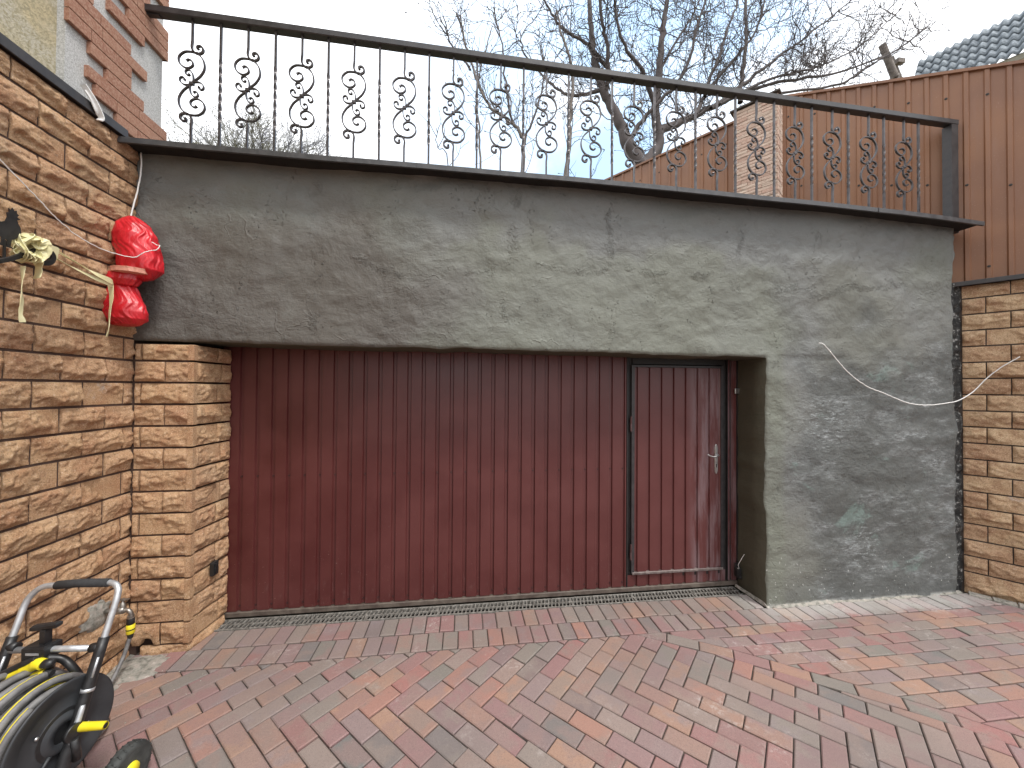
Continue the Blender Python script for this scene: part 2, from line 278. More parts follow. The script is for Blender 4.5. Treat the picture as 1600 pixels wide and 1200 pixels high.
# ------------------------------------------------------------ mesh helpers
class MB:
    def __init__(s): s.v = []; s.f = []; s.mi = []; s.a = []; s.a2 = []; s.n = 0; s.arr = []; s.sm = []
    def add(s, verts, faces, mi=0, rnd=0., rnd2=0., smooth=False):
        o = s.n; s.v.extend([tuple(map(float, q)) for q in verts]); s.n += len(verts)
        for f in faces:
            s.f.append([i + o for i in f]); s.mi.append(mi); s.a.append(rnd); s.a2.append(rnd2); s.sm.append(smooth)
    def box(s, lo, hi, mi=0, fr=None, bev=0., rnd=0.):
        (x0, y0, z0), (x1, y1, z1) = lo, hi
        if bev > 0:
            b_ = bev; pts = []
            for zz, ins in ((z0, b_), (z0 + b_, 0), (z1 - b_, 0), (z1, b_)):
                for (xa, ya) in ((x0, y0), (x1, y0), (x1, y1), (x0, y1)):
                    sx = 1 if xa == x0 else -1; sy = 1 if ya == y0 else -1
                    pts.append((xa + sx * (ins + b_ * .0), ya + sy * (ins + b_ * .0), zz))
            P = pts; F = [(3, 2, 1, 0), (12, 13, 14, 15)]
            for k in range(3):
                for j in range(4):
                    a, c = k * 4 + j, k * 4 + (j + 1) % 4; F.append((a, c, c + 4, a + 4))
        else:
            P = [(x0, y0, z0), (x1, y0, z0), (x1, y1, z0), (x0, y1, z0), (x0, y0, z1), (x1, y0, z1), (x1, y1, z1), (x0, y1, z1)]
            F = [(3, 2, 1, 0), (4, 5, 6, 7), (0, 1, 5, 4), (1, 2, 6, 5), (2, 3, 7, 6), (3, 0, 4, 7)]
        if fr is not None:
            O, A, B_, N = fr; P = [O + A * p[0] + B_ * p[1] + N * p[2] for p in P]
        s.add(P, F, mi, rnd)
        return s
    def tube(s, pts, r, seg=8, mi=0, caps=True, twist=0., smooth=True, flat=None, mistripe=None):
        """sweep round (or flat=(w,h) rectangular) section along pts"""
        pts = [Vector(p) for p in pts]; n = len(pts)
        rr = r if hasattr(r, '__len__') else [r] * n
        T = []
        for i in range(n):
            d = (pts[min(i + 1, n - 1)] - pts[max(i - 1, 0)])
            T.append(d.normalized() if d.length > 1e-9 else Vector((0, 0, 1)))
        N0 = Vector((0, 1, 0)) if flat else (Vector((0, 0, 1)) if abs(T[0].z) < .9 else Vector((1, 0, 0)))
        V = []; F = []; k_ = 4 if flat else seg
        prev = N0
        for i in range(n):
            a = (N0 if flat else prev); a = (a - T[i] * a.dot(T[i]))
            a = a.normalized() if a.length > 1e-6 else T[i].orthogonal().normalized()
            prev = a; c = T[i].cross(a)
            for j in range(k_):
                if flat:
                    sx, sy = ((-1, -1), (1, -1), (1, 1), (-1, 1))[j]
                    an = twist * i / max(n - 1, 1) if twist else 0
                    q = a * sx * flat[0] / 2 * rr[i] + c * sy * flat[1] / 2 * rr[i]
                    if twist:
                        q = Matrix.Rotation(an, 3, T[i]) @ q
                    V.append(pts[i] + q)
                else:
                    an = 2 * math.pi * j / k_
                    V.append(pts[i] + (a * math.cos(an) + c * math.sin(an)) * rr[i])
        o = s.n; s.v.extend([tuple(q) for q in V]); s.n += len(V)
        for i in range(n - 1):
            for j in range(k_):
                a, c = i * k_ + j, i * k_ + (j + 1) % k_
                s.f.append([o + a, o + c, o + c + k_, o + a + k_]); s.mi.append(mistripe if (mistripe is not None and (j - i // 14) % k_ in (0,)) else mi); s.a.append(0.); s.a2.append(0.); s.sm.append(smooth and not flat)
        if caps:
            for ring in (list(range(k_))[::-1], [(n - 1) * k_ + j for j in range(k_)]):
                s.f.append([o + q for q in ring]); s.mi.append(mi); s.a.append(0.); s.a2.append(0.); s.sm.append(False)
        return s
    def lathe(s, prof, O, ax, seg=32, mi=0, smooth=True, close=True):
        """prof: list of (dist along axis, radius)"""
        O = Vector(O); ax = Vector(ax).normalized(); a = ax.orthogonal().normalized(); c = ax.cross(a)
        V = []
        for (t, r) in prof:
            for j in range(seg):
                an = 2 * math.pi * j / seg; V.append(O + ax * t + (a * math.cos(an) + c * math.sin(an)) * max(r, 1e-5))
        F = []
        for i in range(len(prof) - 1):
            for j in range(seg):
                p, q = i * seg + j, i * seg + (j + 1) % seg; F.append((p, q, q + seg, p + seg))
        s.add(V, F, mi, smooth=smooth)
        if close:
            s.add(V[:seg], [tuple(range(seg))[::-1]], mi); s.add(V[-seg:], [tuple(range(seg))], mi)
        return s
    def build(s, name, mats, parent=None):
        me = bpy.data.meshes.new(name); me.from_pydata(s.v, [], s.f)
        if not isinstance(mats, (list, tuple)): mats = [mats]
        for m in mats: me.materials.append(m)
        me.polygons.foreach_set('material_index', s.mi); me.polygons.foreach_set('use_smooth', s.sm)
        for nm, arr in (('rnd', s.a), ('rnd2', s.a2)):
            if any(arr):
                at = me.attributes.new(nm, 'FLOAT', 'FACE'); at.data.foreach_set('value', arr)
        me.update()
        o = bpy.data.objects.new(name, me); C.objects.link(o)
        if parent is not None:
            o.parent = parent; o.matrix_parent_inverse = Matrix.Translation(parent.location).inverted() if parent.type == 'EMPTY' and parent.rotation_euler.z == 0 else parent.matrix_basis.inverted()
        return o
def npmesh(name, V, F, mats, parent=None, smooth=None, rnd=None, mi=None):
    V = np.asarray(V, np.float32); F = np.asarray(F, np.int32)
    me = bpy.data.meshes.new(name); me.vertices.add(len(V)); me.vertices.foreach_set('co', V.ravel())
    me.loops.add(F.size); me.loops.foreach_set('vertex_index', F.ravel()); me.polygons.add(len(F))
    me.polygons.foreach_set('loop_start', np.arange(0, F.size, F.shape[1], dtype=np.int32))
    me.update(calc_edges=True); me.validate()
    if not isinstance(mats, (list, tuple)): mats = [mats]
    for m in mats: me.materials.append(m)
    if mi is not None: me.polygons.foreach_set('material_index', np.asarray(mi, np.int32))
    if smooth is not None: me.polygons.foreach_set('use_smooth', np.asarray(smooth, bool))
    if rnd is not None:
        at = me.attributes.new('rnd', 'FLOAT', 'FACE'); at.data.foreach_set('value', np.asarray(rnd, np.float32))
    o = bpy.data.objects.new(name, me); C.objects.link(o)
    if parent is not None:
        o.parent = parent; o.matrix_parent_inverse = Matrix.Translation(parent.location).inverted()
    return o
def thing(name, label, cat, loc=(0, 0, 0), group=None):
    o = bpy.data.objects.new(name, None); C.objects.link(o); o.empty_display_size = .1; o.location = loc
    o['label'] = label; o['category'] = cat
    if group: o['group'] = group
    return o
def tag(o, label, cat, group=None):
    o['label'] = label; o['category'] = cat
    if group: o['group'] = group
    return o
def struct(o): o['kind'] = 'structure'; return o
def cat(pts, n=8):
    P = [Vector(p) for p in pts]; P = [P[0] * 2 - P[1]] + P + [P[-1] * 2 - P[-2]]; out = []
    for i in range(1, len(P) - 2):
        for k in range(n):
            t = k / n; a, b_, c, d = P[i - 1], P[i], P[i + 1], P[i + 2]
            out.append(.5 * ((2 * b_) + (c - a) * t + (2 * a - 5 * b_ + 4 * c - d) * t * t + (3 * b_ - 3 * c + d - a) * t ** 3))
    out.append(P[-2]); return out

D = 2.545
SCR = {}
def screw(pos, rz_, mat, parent, k=1.):
    if (mat.name, k) not in SCR:
        q = MB(); r = .0055 * k; q.lathe([(0, r * 1.3), (.0015, r * 1.3), (.0015, r), (.0055, r * .8)], (0, 0, 0), (0, -1, 0), 9)
        me = bpy.data.meshes.new('screw'); me.from_pydata(q.v, [], q.f); me.materials.append(mat); SCR[(mat.name, k)] = me
    o = bpy.data.objects.new('screw', SCR[(mat.name, k)]); C.objects.link(o); o.location = pos; o.rotation_euler.z = rz_
    pl_ = Vector((0, 0, 0)) if parent.type != 'EMPTY' else parent.location
    o.parent = parent; o.matrix_parent_inverse = Matrix.Translation(pl_).inverted()
    return o
# ------------------------------------------------------------ rock faced tiles
def rock_tiles(rects, O, A, U, N, cell=.0085, peak=.037, seed=0, round_=False):
    """rects: (s0,s1,t0,t1) in the frame A (along), U (up), N (out). returns V,F,rnd,smooth"""
    VV, FF, RR, SS = [], [], [], []; off = 0
    O, A, U, N = [np.array(q, float) for q in (O, A, U, N)]
    for k, (s0, s1, t0, t1) in enumerate(rects):
        L, H = s1 - s0, t1 - t0
        nu = max(3, int(L / cell)); nv = max(4, int(H / cell))
        u, v = np.meshgrid(np.linspace(0, 1, nu + 1), np.linspace(0, 1, nv + 1))
        sd_ = seed * 1000 + k
        rng = np.random.RandomState(sd_)
        xs, ys = s0 + u * L, t0 + v * H
        # ridge of the split face wanders across the tile
        r = .36 + .16 * rng.uniform(-1, 1) + .15 * fbm(u * L / .07 + rng.uniform(0, 50), 0 * u, seed=sd_, oct=3)
        r = np.clip(r, .12, .72)
        pk = peak * (.75 + .35 * rng.rand()) * (1 + .35 * vnoise(u * L / .06, 0 * u, seed=sd_ + 7))
        top, bot = .010, .009
        up_ = pk + (top - pk) * np.clip((v - r) / (1 - r), 0, 1) ** rng.uniform(.8, 1.6)
        t_ = np.clip((r - v) / .15, 0, 1); low = pk + (bot + .001 - pk) * (t_ ** .8)
        h = np.where(v > r, up_, low)
        # planar chips
        for _ in range(3):
            cx, cy = rng.rand() * L, rng.rand() * H; g = rng.uniform(-.30, .30, 2); c0 = .018 + rng.rand() * .014
            h = np.minimum(h, c0 + .003 + g[0] * (u * L - cx) + g[1] * (v * H - cy) + .10 * np.abs(u * L - cx))
        h = h + .0052 * fbm(xs / .028, ys / .018, seed=sd_ + 3, oct=4) + .0036 * (1 - np.abs(vnoise(xs / .03, ys / .014, seed=sd_ + 5)) * 2)
        e = np.minimum(np.minimum(u * L, (1 - u) * L), np.minimum(v * H, (1 - v) * H))
        e = np.clip(e / .014, 0, 1) ** .6
        h = .004 + (np.maximum(h, .004) - .004) * (.42 + .58 * e)
        ex = .0016 * vnoise(xs / .03, ys / .03, seed=sd_ + 9); edge = (u == 0) | (u == 1) | (v == 0) | (v == 1)
        P = O + xs[..., None] * A + ys[..., None] * U + h[..., None] * N + np.where(edge, ex, 0)[..., None] * (A + U) * .5
        g = np.arange((nu + 1) * (nv + 1)).reshape(nv + 1, nu + 1)
        F = np.stack([g[:-1, :-1], g[:-1, 1:], g[1:, 1:], g[1:, :-1]], -1).reshape(-1, 4)
        ring = np.concatenate([g[0, :], g[1:, -1], g[-1, -2::-1], g[-2:0:-1, 0]])
        Pf = P.reshape(-1, 3); top_ = Pf[ring]; base = top_ - ((top_ - O) @ N)[:, None] * N - .012 * N
        n0 = len(Pf); m = len(ring); V = np.concatenate([Pf, top_, base])
        i = np.arange(m); j = (i + 1) % m
        S = np.stack([n0 + j, n0 + i, n0 + m + i, n0 + m + j], -1)
        VV.append(V); FF.append(F + off); FF.append(S + off); off += len(V)
        rr = rng.rand(); RR += [rr] * (len(F) + len(S)); SS += [True] * len(F) + [False] * len(S)
    return np.concatenate(VV), np.concatenate(FF), RR, SS
def courses(s0, s1, t_lines, L, gap, first, g2=.0035):
    """running bond. first(k) gives joint positions phase for course k"""
    out = []
    for k in range(len(t_lines) - 1):
        x = first(k)
        while x < s1:
            a, c = max(x, s0), min(x + L, s1)
            if c - a > .025: out.append((a + g2, c - g2, t_lines[k] + gap, t_lines[k + 1] - gap))
            x += L
    return out
Zl = [0.046 + .1315 * (k - 1) for k in range(25)]      # course joints
XL = -1.96
X_, Y1, Z1 = Vector((1, 0, 0)), Vector((0, 1, 0)), Vector((0, 0, 1))

# ---- left wall
lw = thing('stone_clad_wall', 'tall left boundary wall clad in warm orange rock-faced stone tiles under a thin black cap', 'wall', (-2.1, 1.0, 0))
rects = []
for k in range(24):
    top = Zl[k + 1] if k < 23 else 3.045
    ph = 2.490 if k % 2 == 0 else 2.377
    if k % 2 == 0: rects.append((2.494, 2.553, Zl[k] + .0065, top - .0065))
    x1 = ph if k % 2 == 0 else ph
    if k % 2 == 1: rects.append((2.381, 2.553, Zl[k] + .0065, top - .0065))
    y = x1
    while y > -1.6:
        rects.append((y - .2365 + .0045, y - .0045, Zl[k] + .0065, top - .0065)); y -= .2365
near = [r for r in rects if r[1] > .9 ]; far_ = [r for r in rects if r[1] <= .9]
o_ = (XL - .022, 0, 0)
V, F, rn, sm = rock_tiles(near, o_, (0, 1, 0), (0, 0, 1), (1, 0, 0), .0068, seed=1); npmesh('stone_cladding', V, F[:, ::-1] if False else F, MAT['stone_l'], lw, sm, rn)
V, F, rn, sm = rock_tiles(far_, o_, (0, 1, 0), (0, 0, 1), (1, 0, 0), .02, seed=2); npmesh('stone_cladding', V, F, MAT['stone_l'], lw, sm, rn)
m = MB(); m.box((XL - .45, -1.8, -.2), (XL - .020, 3.2, 3.05)); m.build('masonry', MAT['grout'], lw)
m = MB(); m.box((XL - .44, -1.8, 3.052), (XL + .012, 2.452, 3.062), bev=.001); m.box((XL + .004, -1.8, 3.040), (XL + .014, 2.452, 3.088), bev=.0015); m.box((XL-.05,-1.8,3.080),(XL+.012,2.452,3.090)); m.build('cap', MAT['rail'], lw)

# ---- right wall
nR = Vector((math.cos(R(36.4)), math.sin(R(36.4)), 0)); tR = Vector((nR.y, -nR.x, 0))     # tR towards the camera side
O_R = Vector((4.013, 2.565, 0)); outR = -nR
rw = thing('stone_clad_wall', 'low right boundary wall of ochre rock-faced stone tiles below the brown sheet fence', 'wall', (4.4, 2.3, 0))
rl = [.030 + .1292 * k for k in range(20)]; rl[0] = -.02
rects = []
for k in range(19):
    first = 0.0 if k % 2 == 0 else 0.0
    t0, t1 = rl[k] + .0055, (rl[k + 1] if k < 18 else 2.462) - .0055
    j = [0.0]
    j.append(.245 if k % 2 == 0 else .125)
    if k == 0: j = [0.0, .31]
    while j[-1] < 3.9: j.append(j[-1] + .245)
    for a, c in zip(j, j[1:]): rects.append((a + .0035, c - .0035, t0, t1))
V, F, rn, sm = rock_tiles([r for r in rects if r[0] < .75], O_R + nR * .020, tR, (0, 0, 1), outR, .008, peak=.048, seed=3); npmesh('stone_cladding', V, F[:, ::-1] , MAT['stone_r'], rw, sm, rn)
V, F, rn, sm = rock_tiles([r for r in rects if r[0] >= .75], O_R + nR * .020, tR, (0, 0, 1), outR, .022, peak=.048, seed=4); npmesh('stone_cladding', V, F[:, ::-1], MAT['stone_r'], rw, sm, rn)
fr = (O_R, tR, nR, Z1)
m = MB(); m.box((-2.6, .018, -.2), (3.9, .30, 2.462), fr=fr); m.build('masonry', MAT['grout_r'], rw)
m = MB(); m.box((-.06, -.035, 2.476), (3.9, .30, 2.490), fr=fr, bev=.001); m.box((-.06, -.040, 2.456), (3.9, -.030, 2.492), fr=fr, bev=.002); m.build('cap', MAT['rail'], rw)

# ---- garage wall
XW0, XW1 = -1.972, 3.925
OX0, OX1, OZ = -1.66, 2.237, 1.866
gw = thing('garage_wall', 'grey trowelled cement garage wall with a dark metal coping above the maroon gate', 'wall', (1, D + .2, 0))
def cop_z(x): return 1.6 + .9837 * (-1.6 + np.interp(x, [-1.95, -.9, -.1, .75, 1.2, 1.95, 2.7, 3.2, 3.6, 4.0, 4.2], [3.052, 3.041, 3.040, 3.035, 3.028, 3.014, 3.000, 2.985, 2.968, 2.946, 2.935]))
xs = np.concatenate([np.linspace(XW0, OX0, 14)[:-1], np.linspace(OX0, OX1, 190)[:-1], np.linspace(OX1, XW1, 84)])
def lint(x): return OZ + np.interp(x, [-1.95, -1.49, 0, 1.2, 2.3], [.012, .008, .003, -.006, -.016])
zs_lo = np.linspace(0, 1, 86); zs_hi = np.linspace(0, 1, 58)[1:]
nx = len(xs); zt = cop_z(xs) - .010
Vl = []
for t in zs_lo: Vl.append(np.stack([xs, np.full(nx, D), -.03 + (lint(xs) + .03) * t], -1))
for t in zs_hi: Vl.append(np.stack([xs, np.full(nx, D), lint(xs) + (zt - lint(xs)) * t], -1))
P = np.stack(Vl, 0); nr_ = P.shape[0]
x, z = P[..., 0], P[..., 2]
disp = .011 * fbm(x / .55, z / .42, seed=11, oct=3) + .0045 * fbm(x / .12, z / .08, seed=15, oct=3) + .0016 * fbm(x / .035, z / .03, seed=17, oct=2)
disp += .0020 * np.maximum(0, 1 - np.abs(vnoise(x / .16, z / .10, seed=31)) * 6) * (vnoise(x / .5, z / .4, seed=33) > 0)
P[..., 1] = D - disp
# edges: wavy lintel arris and reveal arris
il = len(zs_lo) - 1
wl = .006 * fbm(xs / .16, 0 * xs, seed=21, oct=3); 
P[il, :, 2] += np.where((xs > OX0 + .01), wl, 0) + .0; P[il, :, 1] += .006
ir = int(np.argmin(np.abs(xs - OX1)))
wr = .006 * fbm(P[:il, ir, 2] / .13, 0 * P[:il, ir, 2], seed=23, oct=3); P[:il, ir, 0] += wr; P[:il, ir, 1] += .007
rag = .014 * fbm(P[:, -1, 2] / .09, 0 * P[:, -1, 2], seed=25, oct=3); P[:, -1, 0] += rag - .005; P[:, -1, 1] += .008
keep = []
g = np.arange(nr_ * nx).reshape(nr_, nx)
F = []
for i in range(nr_ - 1):
    for j in range(nx - 1):
        xm = (xs[j] + xs[j + 1]) / 2
        if i < il and xm < OX1: continue
        F.append((g[i, j], g[i, j + 1], g[i + 1, j + 1], g[i + 1, j]))
V = P.reshape(-1, 3).tolist(); base = len(V); extra = []; sm = [True] * len(F)
# soffit of the lintel, right reveal, right end return
def strip(idx, offs, nsub, flip):
    rows = [idx]
    for k in range(1, nsub + 1):
        row = []
        for q in idx:
            p = list(V[q]); t = k / nsub
            p = [p[0] + offs[0] * t, p[1] + offs[1] * t, p[2] + offs[2] * t]
            row.append(len(V)); V.append(p)
        rows.append(row)
    for a, c in zip(rows, rows[1:]):
        for q in range(len(idx) - 1):
            f = (a[q], a[q + 1], c[q + 1], c[q]); F.append(f[::-1] if flip else f); sm.append(True)
jl = [int(g[il, j]) for j in range(nx) if xs[j] <= OX1 + 1e-6]
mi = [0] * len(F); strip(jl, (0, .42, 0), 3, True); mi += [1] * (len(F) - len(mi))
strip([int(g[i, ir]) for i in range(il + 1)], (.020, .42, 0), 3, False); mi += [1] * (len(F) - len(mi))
strip([int(g[i, nx - 1]) for i in range(nr_)], (.0, .30, 0), 2, False); mi += [0] * (len(F) - len(mi))
me_o = npmesh('rendered_wall', V, F, [MAT['render'], MAT['reveal']], gw, sm, None, mi)
# coping: bent metal with front lip
m = MB(); cx = np.linspace(-1.972, 4.0, 60)
prof = [(-.13, -.031), (-.13, 0), (.36, .010), (.36, -.012), (-.115, -.012), (-.115, -.031)]
V = []; F = []
for x in cx:
    zc = float(cop_z(x)); jit = .0012 * float(vnoise(x / .2, 0., seed=41)); jz = .0015 * float(vnoise(x / .3, 3., seed=42))
    for (a, c) in prof: V.append((x, D + a + jit, zc + c + jz))
k_ = len(prof)
for i in range(len(cx) - 1):
    for j in range(k_): F.append((i * k_ + j, i * k_ + (j + 1) % k_, (i + 1) * k_ + (j + 1) % k_, (i + 1) * k_ + j))
F.append(tuple(range(k_))[::-1]); F.append(tuple((len(cx) - 1) * k_ + j for j in range(k_)))
m.add(V, F)
for xx in (-.3, 1.45, 3.05): m.box((xx, D - .1335, float(cop_z(xx)) - .032), (xx + .003, D - .128, float(cop_z(xx)) + .001))
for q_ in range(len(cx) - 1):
    for e_ in (3, 4): m.mi[q_ * k_ + e_] = 1  # underside blackened: the shade under the coping is put into the colour
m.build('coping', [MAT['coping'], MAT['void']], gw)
m = MB(); m.box((XW0 - .02, D + .03, 2.40), (3.93, D + .34, 2.99)); m.build('wall_core', MAT['concrete'], gw)
# tar strip between the two walls
n_ = 60; m = MB(); V = []; F = []
for i in range(n_ + 1):
    z = -.02 + 2.50 * i / n_; 
    for j in range(5):
        t = j / 4; xx = 3.915 + (.115) * t
        V.append((xx, D + .035 - .018 * float(fbm(z / .035, t * 2.2, seed=51, oct=3)) * (1 if 0 < j < 4 else .3) + (.03 if j == 0 else 0), z))
for i in range(n_):
    for j in range(4): a = i * 5 + j; F.append((a, a + 1, a + 6, a + 5))
m.add(V, F); m.build('tarred_joint', MAT['tar'], gw)

# ---- stone pillar left of the gate
pl = thing('stone_pillar', 'short pillar of orange rock-faced stone tiles at the left jamb of the gate', 'pillar', (-1.8, 2.7, 0))
rects = []; side = []
for k in range(15):
    top = Zl[k + 1]
    if k == 14: top = 1.862
    t0, t1 = Zl[k] + .0065, top - .0065
    if k == 0: rects.append((-1.90, -1.66, -.02, .040)); side.append((0.0, .30, -.02, .040)); continue
    if k % 2 == 1:
        # the lowest course has a notch cut out of its left tile
        if k == 1: rects.append((-1.90 + .105, -1.79, t0 + .05, t1)) if False else None
        rects.append((-1.955, -1.797, t0, t1)) if k > 1 else None; rects.append((-1.790, -1.660, t0, t1))
    else: rects.append((-1.955, -1.925, t0, t1)); rects.append((-1.917, -1.660, t0, t1))
    sp = .235 if k % 2 else .20
    side.append((.032, sp, t0, t1)); side.append((sp + .006, .32, t0, t1))
V, F, rn, sm = rock_tiles(rects, (0, D + .004, 0), (1, 0, 0), (0, 0, 1), (0, -1, 0), .0068, peak=.030, seed=5)
V2, F2, rn2, sm2 = rock_tiles(side, (-1.652, D - .005, 0), Vector((.13, 1, 0)).normalized(), (0, 0, 1), Vector((1, -.13, 0)).normalized(), .0068, peak=.026, seed=6)
npmesh('stone_cladding', np.concatenate([V, V2]), np.concatenate([F, F2 + len(V)]), MAT['stone_l'], pl, sm + sm2, rn + rn2)
# notched tile: pieces around an arch
m = MB(); t0, t1 = Zl[1] + .004, Zl[2] - .004
hc, hw, hh = -1.862, .040, .040
N = 18; V = []; F = []
for i in range(N + 1):
    x = -1.945 + (.148) * i / N; d = (x - hc) / hw; zb = t0 + (hh * math.sqrt(max(0, 1 - d * d)) if abs(d) < 1 else 0)
    for j in range(10):
        z = zb + (t1 - zb) * j / 9; h = .008 + .016 * math.sin(math.pi * min(1, (j / 9) * 1.1)) ** .6 * (1 + .5 * float(fbm(x / .03, z / .02, seed=61, oct=3)))
        if i in (0, N): h = .006
        V.append((x, D + .004 - h, z))
for i in range(N):
    for j in range(9): a = i * 10 + j; F.append((a, a + 10, a + 11, a + 1))
m.add(V, F, rnd=.5, smooth=True); nb_ = m.n
for i in range(N):
    a, c = V[i * 10], V[(i + 1) * 10]; m.add([a, c, (c[0], D + .03, c[2]), (a[0], D + .03, a[2])], [(0, 1, 2, 3)], rnd=.5)
    a, c = V[i * 10 + 9], V[(i + 1) * 10 + 9]; m.add([a, c, (c[0], D + .03, c[2]), (a[0], D + .03, a[2])], [(3, 2, 1, 0)], rnd=.5)
m.build('notched_tile', MAT['stone_l'], pl)
m = MB(); m.box((-1.975, D + .006, .13), (-1.668, D + .33, 1.858)); m.box((-1.975, D + .05, -.05), (-1.70, D + .33, .13)); m.box((-1.80, D + .006, -.05), (-1.668, D + .05, .13)); m.box((-1.975, D + .006, -.05), (-1.93, D + .05, .13)); m.build('masonry', MAT['grout'], pl)
m = MB()
for k in range(1, 15):
    t1 = (Zl[k + 1] if k < 14 else 1.862) - .004
    m.box((-1.660, D - .012, Zl[k] + .006), (-1.628, D + .020, t1 - .002), bev=.0015, rnd=.2 + .6 * ((k * 37) % 10) / 10)
m.build('corner_edges', MAT['stone_l'], pl)
m = MB(); m.box((-1.612, 2.685, .372), (-1.588, 2.733, .462), bev=.004); m.box((-1.590, 2.697, .385), (-1.582, 2.722, .420), bev=.002); m.box((-1.590, 2.697, .425), (-1.582, 2.722, .450), bev=.002)
tag(m.build('wall_socket', MAT['plast'], None), 'small black outdoor switch box on the pillar side beside the gate', 'switch box')

# ------------------------------------------------------------ gate
G = 2.86
gt = thing('garage_gate', 'wide maroon corrugated sheet metal garage gate with a wicket door', 'gate', (.3, G, 0))
def corr(x0, x1, z0, z1, y, phase=-.997, pitch=.1035, inv=False, zcuts=None):
    """sheet with narrow recessed grooves; profile polyline then extruded"""
    pr = [(x0, 0.)]
    k = math.ceil((x0 - phase) / pitch) - 1
    while True:
        e = phase + k * pitch; k += 1
        if e - .030 > x1: break
        for dx, dd in ((-.031, 0.), (-.025, .013), (-.006, .013), (-.001, 0.)):
            if x0 + .002 < e + dx < x1 - .002: pr.append((e + dx, dd))
    pr.append((x1, 0.))
    return pr
def sheet(name, parts, parent):
    m = MB()
    for (x0, x1, z0, z1, y) in parts:
        pr = corr(x0, x1, z0, z1, y); nzs = max(1, int((z1 - z0) / .25)); V = []; F = []
        for i in range(nzs + 1):
            z = z0 + (z1 - z0) * i / nzs
            for (px, dd) in pr: V.append((px, y + dd + .0012 * float(vnoise(px / .3, z / .4, seed=71)), z))
        q = len(pr)
        for i in range(nzs):
            for j in range(q - 1): a = i * q + j; F.append((a, a + 1, a + 1 + q, a + q))
        m.add(V, F)
    return m.build(name, MAT['maroon'], parent)
sheet('corrugated_panel', [(-1.66, 1.290, .045, 1.90, G)], gt)
gx = [-.997 - .0155 + .1035 * k for k in range(-6, 23)]
for x in gx:
    if x < 1.28: screw((x, G + .013, .975), 0, MAT['screw'], gt); screw((x, G + .013, .078), 0, MAT['screw'], gt)
# frame
m = MB(); m.box((-1.70, G - .012, .008), (2.245, G + .030, .042), bev=.004); m.build('bottom_rail', MAT['railbrown'], gt)
for lo, hi, nm in (((-1.66, G + .03, .0), (-1.62, G + .07, 1.93), 'frame_post'), ((2.20, G + .03, 0), (2.245, G + .07, 1.93), 'frame_post'), ((1.296, G + .012, .045), (1.340, G + .06, 1.93), 'frame_post'), ((2.119, G + .002, .045), (2.148, G + .06, 1.93), 'frame_post'), ((1.341, G + .012, .10), (2.118, G + .05, .136), 'frame_bar'), ((1.341, G + .0, 1.806), (2.118, G + .05, 1.86), 'frame_bar'),
                   ((1.292, G - .006, .045), (1.300, G + .011, 1.9), 'edge_trim'), ((2.149, G - .016, .05), (2.156, G + .012, 1.9), 'edge_trim'), ((2.240, G - .010, .045), (2.250, G + .02, 1.9), 'edge_trim')):
    m = MB(); m.box(lo, hi); m.build(nm, MAT['black'], gt)
sheet('side_panel', [(2.150, 2.246, .045, 1.90, G - .002)], gt)
sheet('lower_panel', [(1.300, 2.142, .045, .135, G - .001)], gt)
m = MB(); m.box((2.185, G - .0022, .05), (2.19, G + .003, 1.9)); m.build('panel_seam', MAT['black'], gt)
m = MB(); m.box((-1.75, G + .075, -.02), (2.4, G + .09, 2.3)); m.build('backing', MAT['void'], gt)
# wicket
wk = MB(); wk.box((1.328, G - .014, .150), (1.352, G + .018, 1.800), bev=.003); wk.box((2.096, G - .014, .150), (2.118, G + .018, 1.800), bev=.003); wk.box((1.352, G - .014, 1.780), (2.096, G + .018, 1.800), bev=.003)
wd = wk.build('wicket_door', MAT['rail'], gt)
m = MB(); m.box((1.335, G - .018, .140), (2.112, G + .016, .160), bev=.003); o = m.build('bottom_trim', MAT['steel'], wd); o.data.materials[0] = paint('scuffed steel trim', (.10, .075, .07), (.22, .18, .17), .5, .2)
m = MB(); pr = corr(1.352, 2.096, 0, 0, 0); V = []; F = []
for i in range(9):
    z = .160 + 1.62 * i / 8
    for (px, dd) in pr: V.append((px, G - .006 + dd + .001 * float(vnoise(px / .3, z / .4, seed=73)), z))
q = len(pr)
for i in range(8):
    for j in range(q - 1): a = i * q + j; F.append((a, a + 1, a + 1 + q, a + q))
m.add(V, F); m.build('door_panel', MAT['maroon'], wd)
for x in gx:
    if 1.36 < x < 2.09: screw((x, G + .007, .975), 0, MAT['screw'], wd); screw((x, G + .007, .205), 0, MAT['screw'], wd)
    if 1.3 < x < 2.14: screw((x, G + .012, .078), 0, MAT['screw'], gt)
# handle
m = MB(); pts = []
hx, hz0, hz1, hw = 2.055, .930, 1.150, .0135
ol = [(-hw * .7, hz0), (0, hz0 - .012), (hw * .7, hz0), (hw, hz0 + .018), (hw, hz1 - .018), (hw * .7, hz1), (0, hz1 + .012), (-hw * .7, hz1), (-hw, hz1 - .018), (-hw, hz0 + .018)]
nn_ = len(ol); V = [(hx + a, G - .006, c) for a, c in ol] + [(hx + a, G - .012, c) for a, c in ol] + [(hx + a * .8, G - .0145, (c - 1.04) * .97 + 1.04) for a, c in ol]
F = [tuple(range(2 * nn_, 3 * nn_))[::1]]
for k in range(2):
    for i in range(nn_): j = (i + 1) % nn_; F.append((k * nn_ + i, k * nn_ + j, (k + 1) * nn_ + j, (k + 1) * nn_ + i))
m.add(V, F); m.lathe([(-.0, .009), (.022, .0085), (.026, .007)], (hx, G - .014, 1.072), (0, -1, 0), 14)
m.tube(cat([(hx, G - .038, 1.072), (hx - .012, G - .045, 1.071), (hx - .05, G - .047, 1.065), (hx - .085, G - .046, 1.075), (hx - .098, G - .044, 1.084)], 6), .0062, 10)
